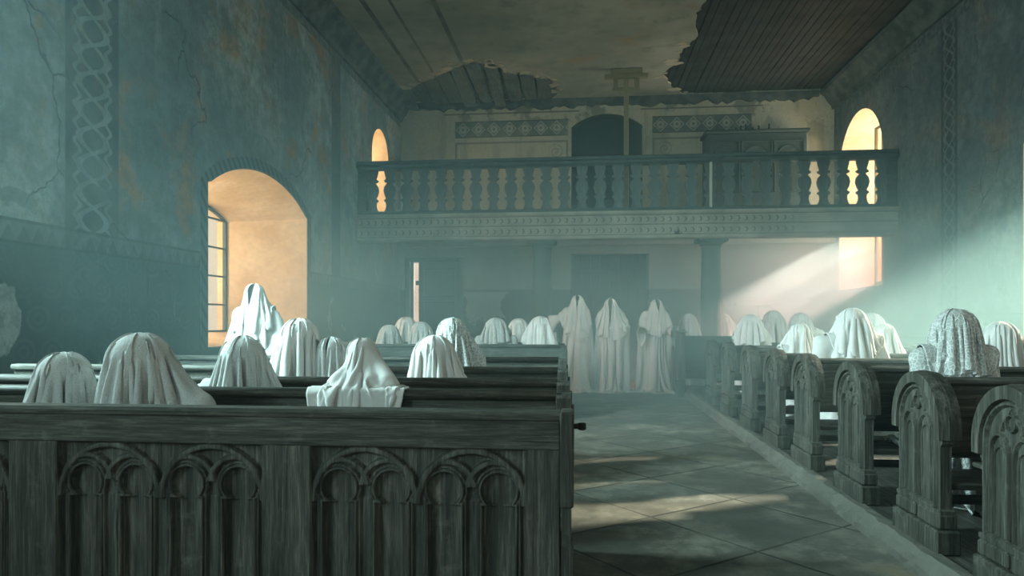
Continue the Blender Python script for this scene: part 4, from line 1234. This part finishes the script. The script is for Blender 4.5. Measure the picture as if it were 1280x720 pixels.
ST = [
 ('standing white ghost with bowed hood in front of the big left window', 322, 355, 6.9, [[(-.20, 0, 1.33), (-.30, -.02, 1.04), (-.18, -.16, .92)], [(.20, 0, 1.33), (.29, -.02, 1.04), (.16, -.16, .92)]], dict(seed=41, hr=.10, R=.52, long=.45, hx=.0)),
 ('tall hooded ghost in the aisle, leftmost of three, one arm held out', 722, 369, 13.4, [[(-.16, 0, 1.46), (-.36, -.03, 1.36), (-.48, -.06, 1.30)], [(.16, 0, 1.44), (.25, -.05, 1.18), (.05, -.22, 1.12)]], dict(seed=42, hr=.12, R=.66, long=.3, hx=.03, sleeves=[((-.30, -.03, 1.37), (-.50, -.06, 1.33))])),
 ('hooded ghost in the aisle, middle of three, arms folded under its sheet', 763, 373, 13.4, [[(-.16, 0, 1.42), (-.22, -.05, 1.16), (0, -.24, 1.2)], [(.16, 0, 1.42), (.30, -.06, 1.20), (.10, -.24, 1.2)]], dict(seed=43, hr=.115, R=.60, long=.45, hx=-.01)),
 ('hooded ghost in the aisle, rightmost of three, both sleeves raised', 820, 374, 13.4, [[(-.16, 0, 1.42), (-.25, -.06, 1.16), (-.27, -.24, 1.12)], [(.16, 0, 1.42), (.26, -.06, 1.16), (.30, -.24, 1.14)]], dict(seed=44, hr=.115, R=.62, long=.3, hx=.02, sleeves=[((-.25, -.10, 1.15), (-.28, -.34, 1.12)), ((.26, -.10, 1.15), (.33, -.32, 1.13))])),
]
for k, (lab, hpx, ty, Y, arms, ex) in enumerate(ST):
    hxw, ztop = yaw_point(hpx, ty, Y)
    hx, lean = ex['hx'], .06
    loc = (hxw - hx, Y, 0)
    neck = ztop - .20
    jobs.append((('robe', ST[k][0], loc, cloth_m, False),
                 dict(R=neck + .10, caps=standing(ztop, arms, ex['hr'], lean, hx, 0, False), top=neck, pin=(hx * .6, -lean * .6), planes=[(0, -1, 0, -.30), (1, 0, 0, -.48 if k != 1 else -.6), (-1, 0, 0, -.44)],
                      nr=54, M=150, seed=ex['seed'], gather=1.55, floor=0.0, steps=330, taper=.24, rc=.28, hem=.02)))
    jobs.append((('hood', ST[k][0], loc, cloth_m, True),
                 dict(R=ex['R'], caps=standing(ztop, arms, ex['hr'], lean, hx, .03, True), top=ztop - .004, pin=(hx, -lean), planes=[(0, -1, 0, -.36)],
                      nr=34, M=130, seed=ex['seed'] + 9, gather=1.6, slit=True, gap=1.3, floor=0.0, steps=230, taper=.5, long_dir=-math.pi / 2, long=ex['long'])))


def sleeve(a, b):
    """Hanging stiff sleeve round a forearm, open at the cuff."""
    A, B = Vector(a), Vector(b); d = B - A
    side = d.cross(Vector((0, 0, 1))).normalized(); upv = side.cross(d.normalized())
    n, m_ = 28, 9; rings = []
    for shell in (0, 1):
        for i in (range(m_) if shell == 0 else range(m_ - 1, -1, -1)):
            f = i / (m_ - 1); r_ = .075 + .03 * f - .008 * shell
            for q in range(n):
                t_ = 2 * math.pi * q / n
                k_ = 1 + .07 * math.sin(5 * t_ + 2) * f + .04 * math.sin(9 * t_) * f
                dn = max(0, -math.sin(t_)) * .16 * f * f
                rings.append(tuple(A + d * f + side * (r_ * .8 * k_ * math.cos(t_)) + upv * (r_ * k_ * math.sin(t_) - dn)))
    mb = MB(); R_ = 2 * m_
    mb.add(rings, [(i * n + q, i * n + (q + 1) % n, ((i + 1) % R_) * n + (q + 1) % n, ((i + 1) % R_) * n + q) for i in range(R_) for q in range(n)], True)
    return mb


from concurrent.futures import ThreadPoolExecutor
with ThreadPoolExecutor(4) as pool:
    res = list(pool.map(lambda j: drape(**j[1]), jobs))
stand = {}
for (meta, kw), p in zip(jobs, res):
    name, lab, loc, mat, slit = meta
    o = shroud(name, p, mat, slit)
    if name == 'seated_ghost':
        o.location = loc; tag(o, lab, 'ghost statue')
    else:
        if lab not in stand:
            up_ = [q for q in ST if q[0] == lab]
            stand[lab] = thing('standing_ghost' if up_ else 'seated_ghost', loc, lab, 'ghost statue')
            for (a_, b_) in (up_[0][5].get('sleeves', ()) if up_ else ()): sleeve(a_, b_).build('sleeve', cloth_m, stand[lab])
        o.parent = stand[lab]

# ---------------------------------------------------------------- haze hanging in the nave
m = bpy.data.materials.new('haze'); m.use_nodes = True; nt = m.node_tree; nt.nodes.clear()
out = nt.nodes.new('ShaderNodeOutputMaterial'); v_ = nt.nodes.new('ShaderNodeVolumeScatter')
v_.inputs['Color'].default_value = (*HAZE_COL, 1); v_.inputs['Anisotropy'].default_value = .3
nt.links.new(v_.outputs[0], out.inputs['Volume'])
tc = nt.nodes.new('ShaderNodeTexCoord'); sx = nt.nodes.new('ShaderNodeSeparateXYZ'); nt.links.new(tc.outputs['Object'], sx.inputs[0])


def vmap(sock, a_, b_, lo=0.0, hi=1.0):
    n = nt.nodes.new('ShaderNodeMapRange'); n.interpolation_type = 'SMOOTHSTEP'; nt.links.new(sock, n.inputs[0])
    if a_ > b_: a_, b_, lo, hi = b_, a_, hi, lo
    for i, q in enumerate((a_, b_, lo, hi)): n.inputs[i + 1].default_value = q
    return n.outputs[0]


def vop(op, a_, b_):
    n = nt.nodes.new('ShaderNodeMath'); n.operation = op
    for i, q in enumerate((a_, b_)):
        if isinstance(q, float): n.inputs[i].default_value = q
        else: nt.links.new(q, n.inputs[i])
    return n.outputs[0]


nz = nt.nodes.new('ShaderNodeTexNoise'); nz.inputs['Scale'].default_value = .45; nz.inputs['Detail'].default_value = 2; nt.links.new(tc.outputs['Object'], nz.inputs['Vector'])
tot = HAZE[0][0]
for (d_, *lims) in HAZE[1:]:
    q = None
    for k, l_ in enumerate(lims):
        if l_: q = vmap(sx.outputs[k], *l_) if q is None else vop('MULTIPLY', q, vmap(sx.outputs[k], *l_))
    tot = vop('ADD', vop('MULTIPLY', q, d_), tot)
nt.links.new(vop('MULTIPLY', tot, vmap(nz.outputs[0], .3, .7, .5, 1.5)), v_.inputs['Density'])
hz_o = MB().box(XL + .02, XR - .02, -.5, YB - .03, .02, HT - .06).build('haze', m)
tag(hz_o, 'thin teal haze filling the nave, thickest low down by the gallery', 'haze', None, 'stuff')
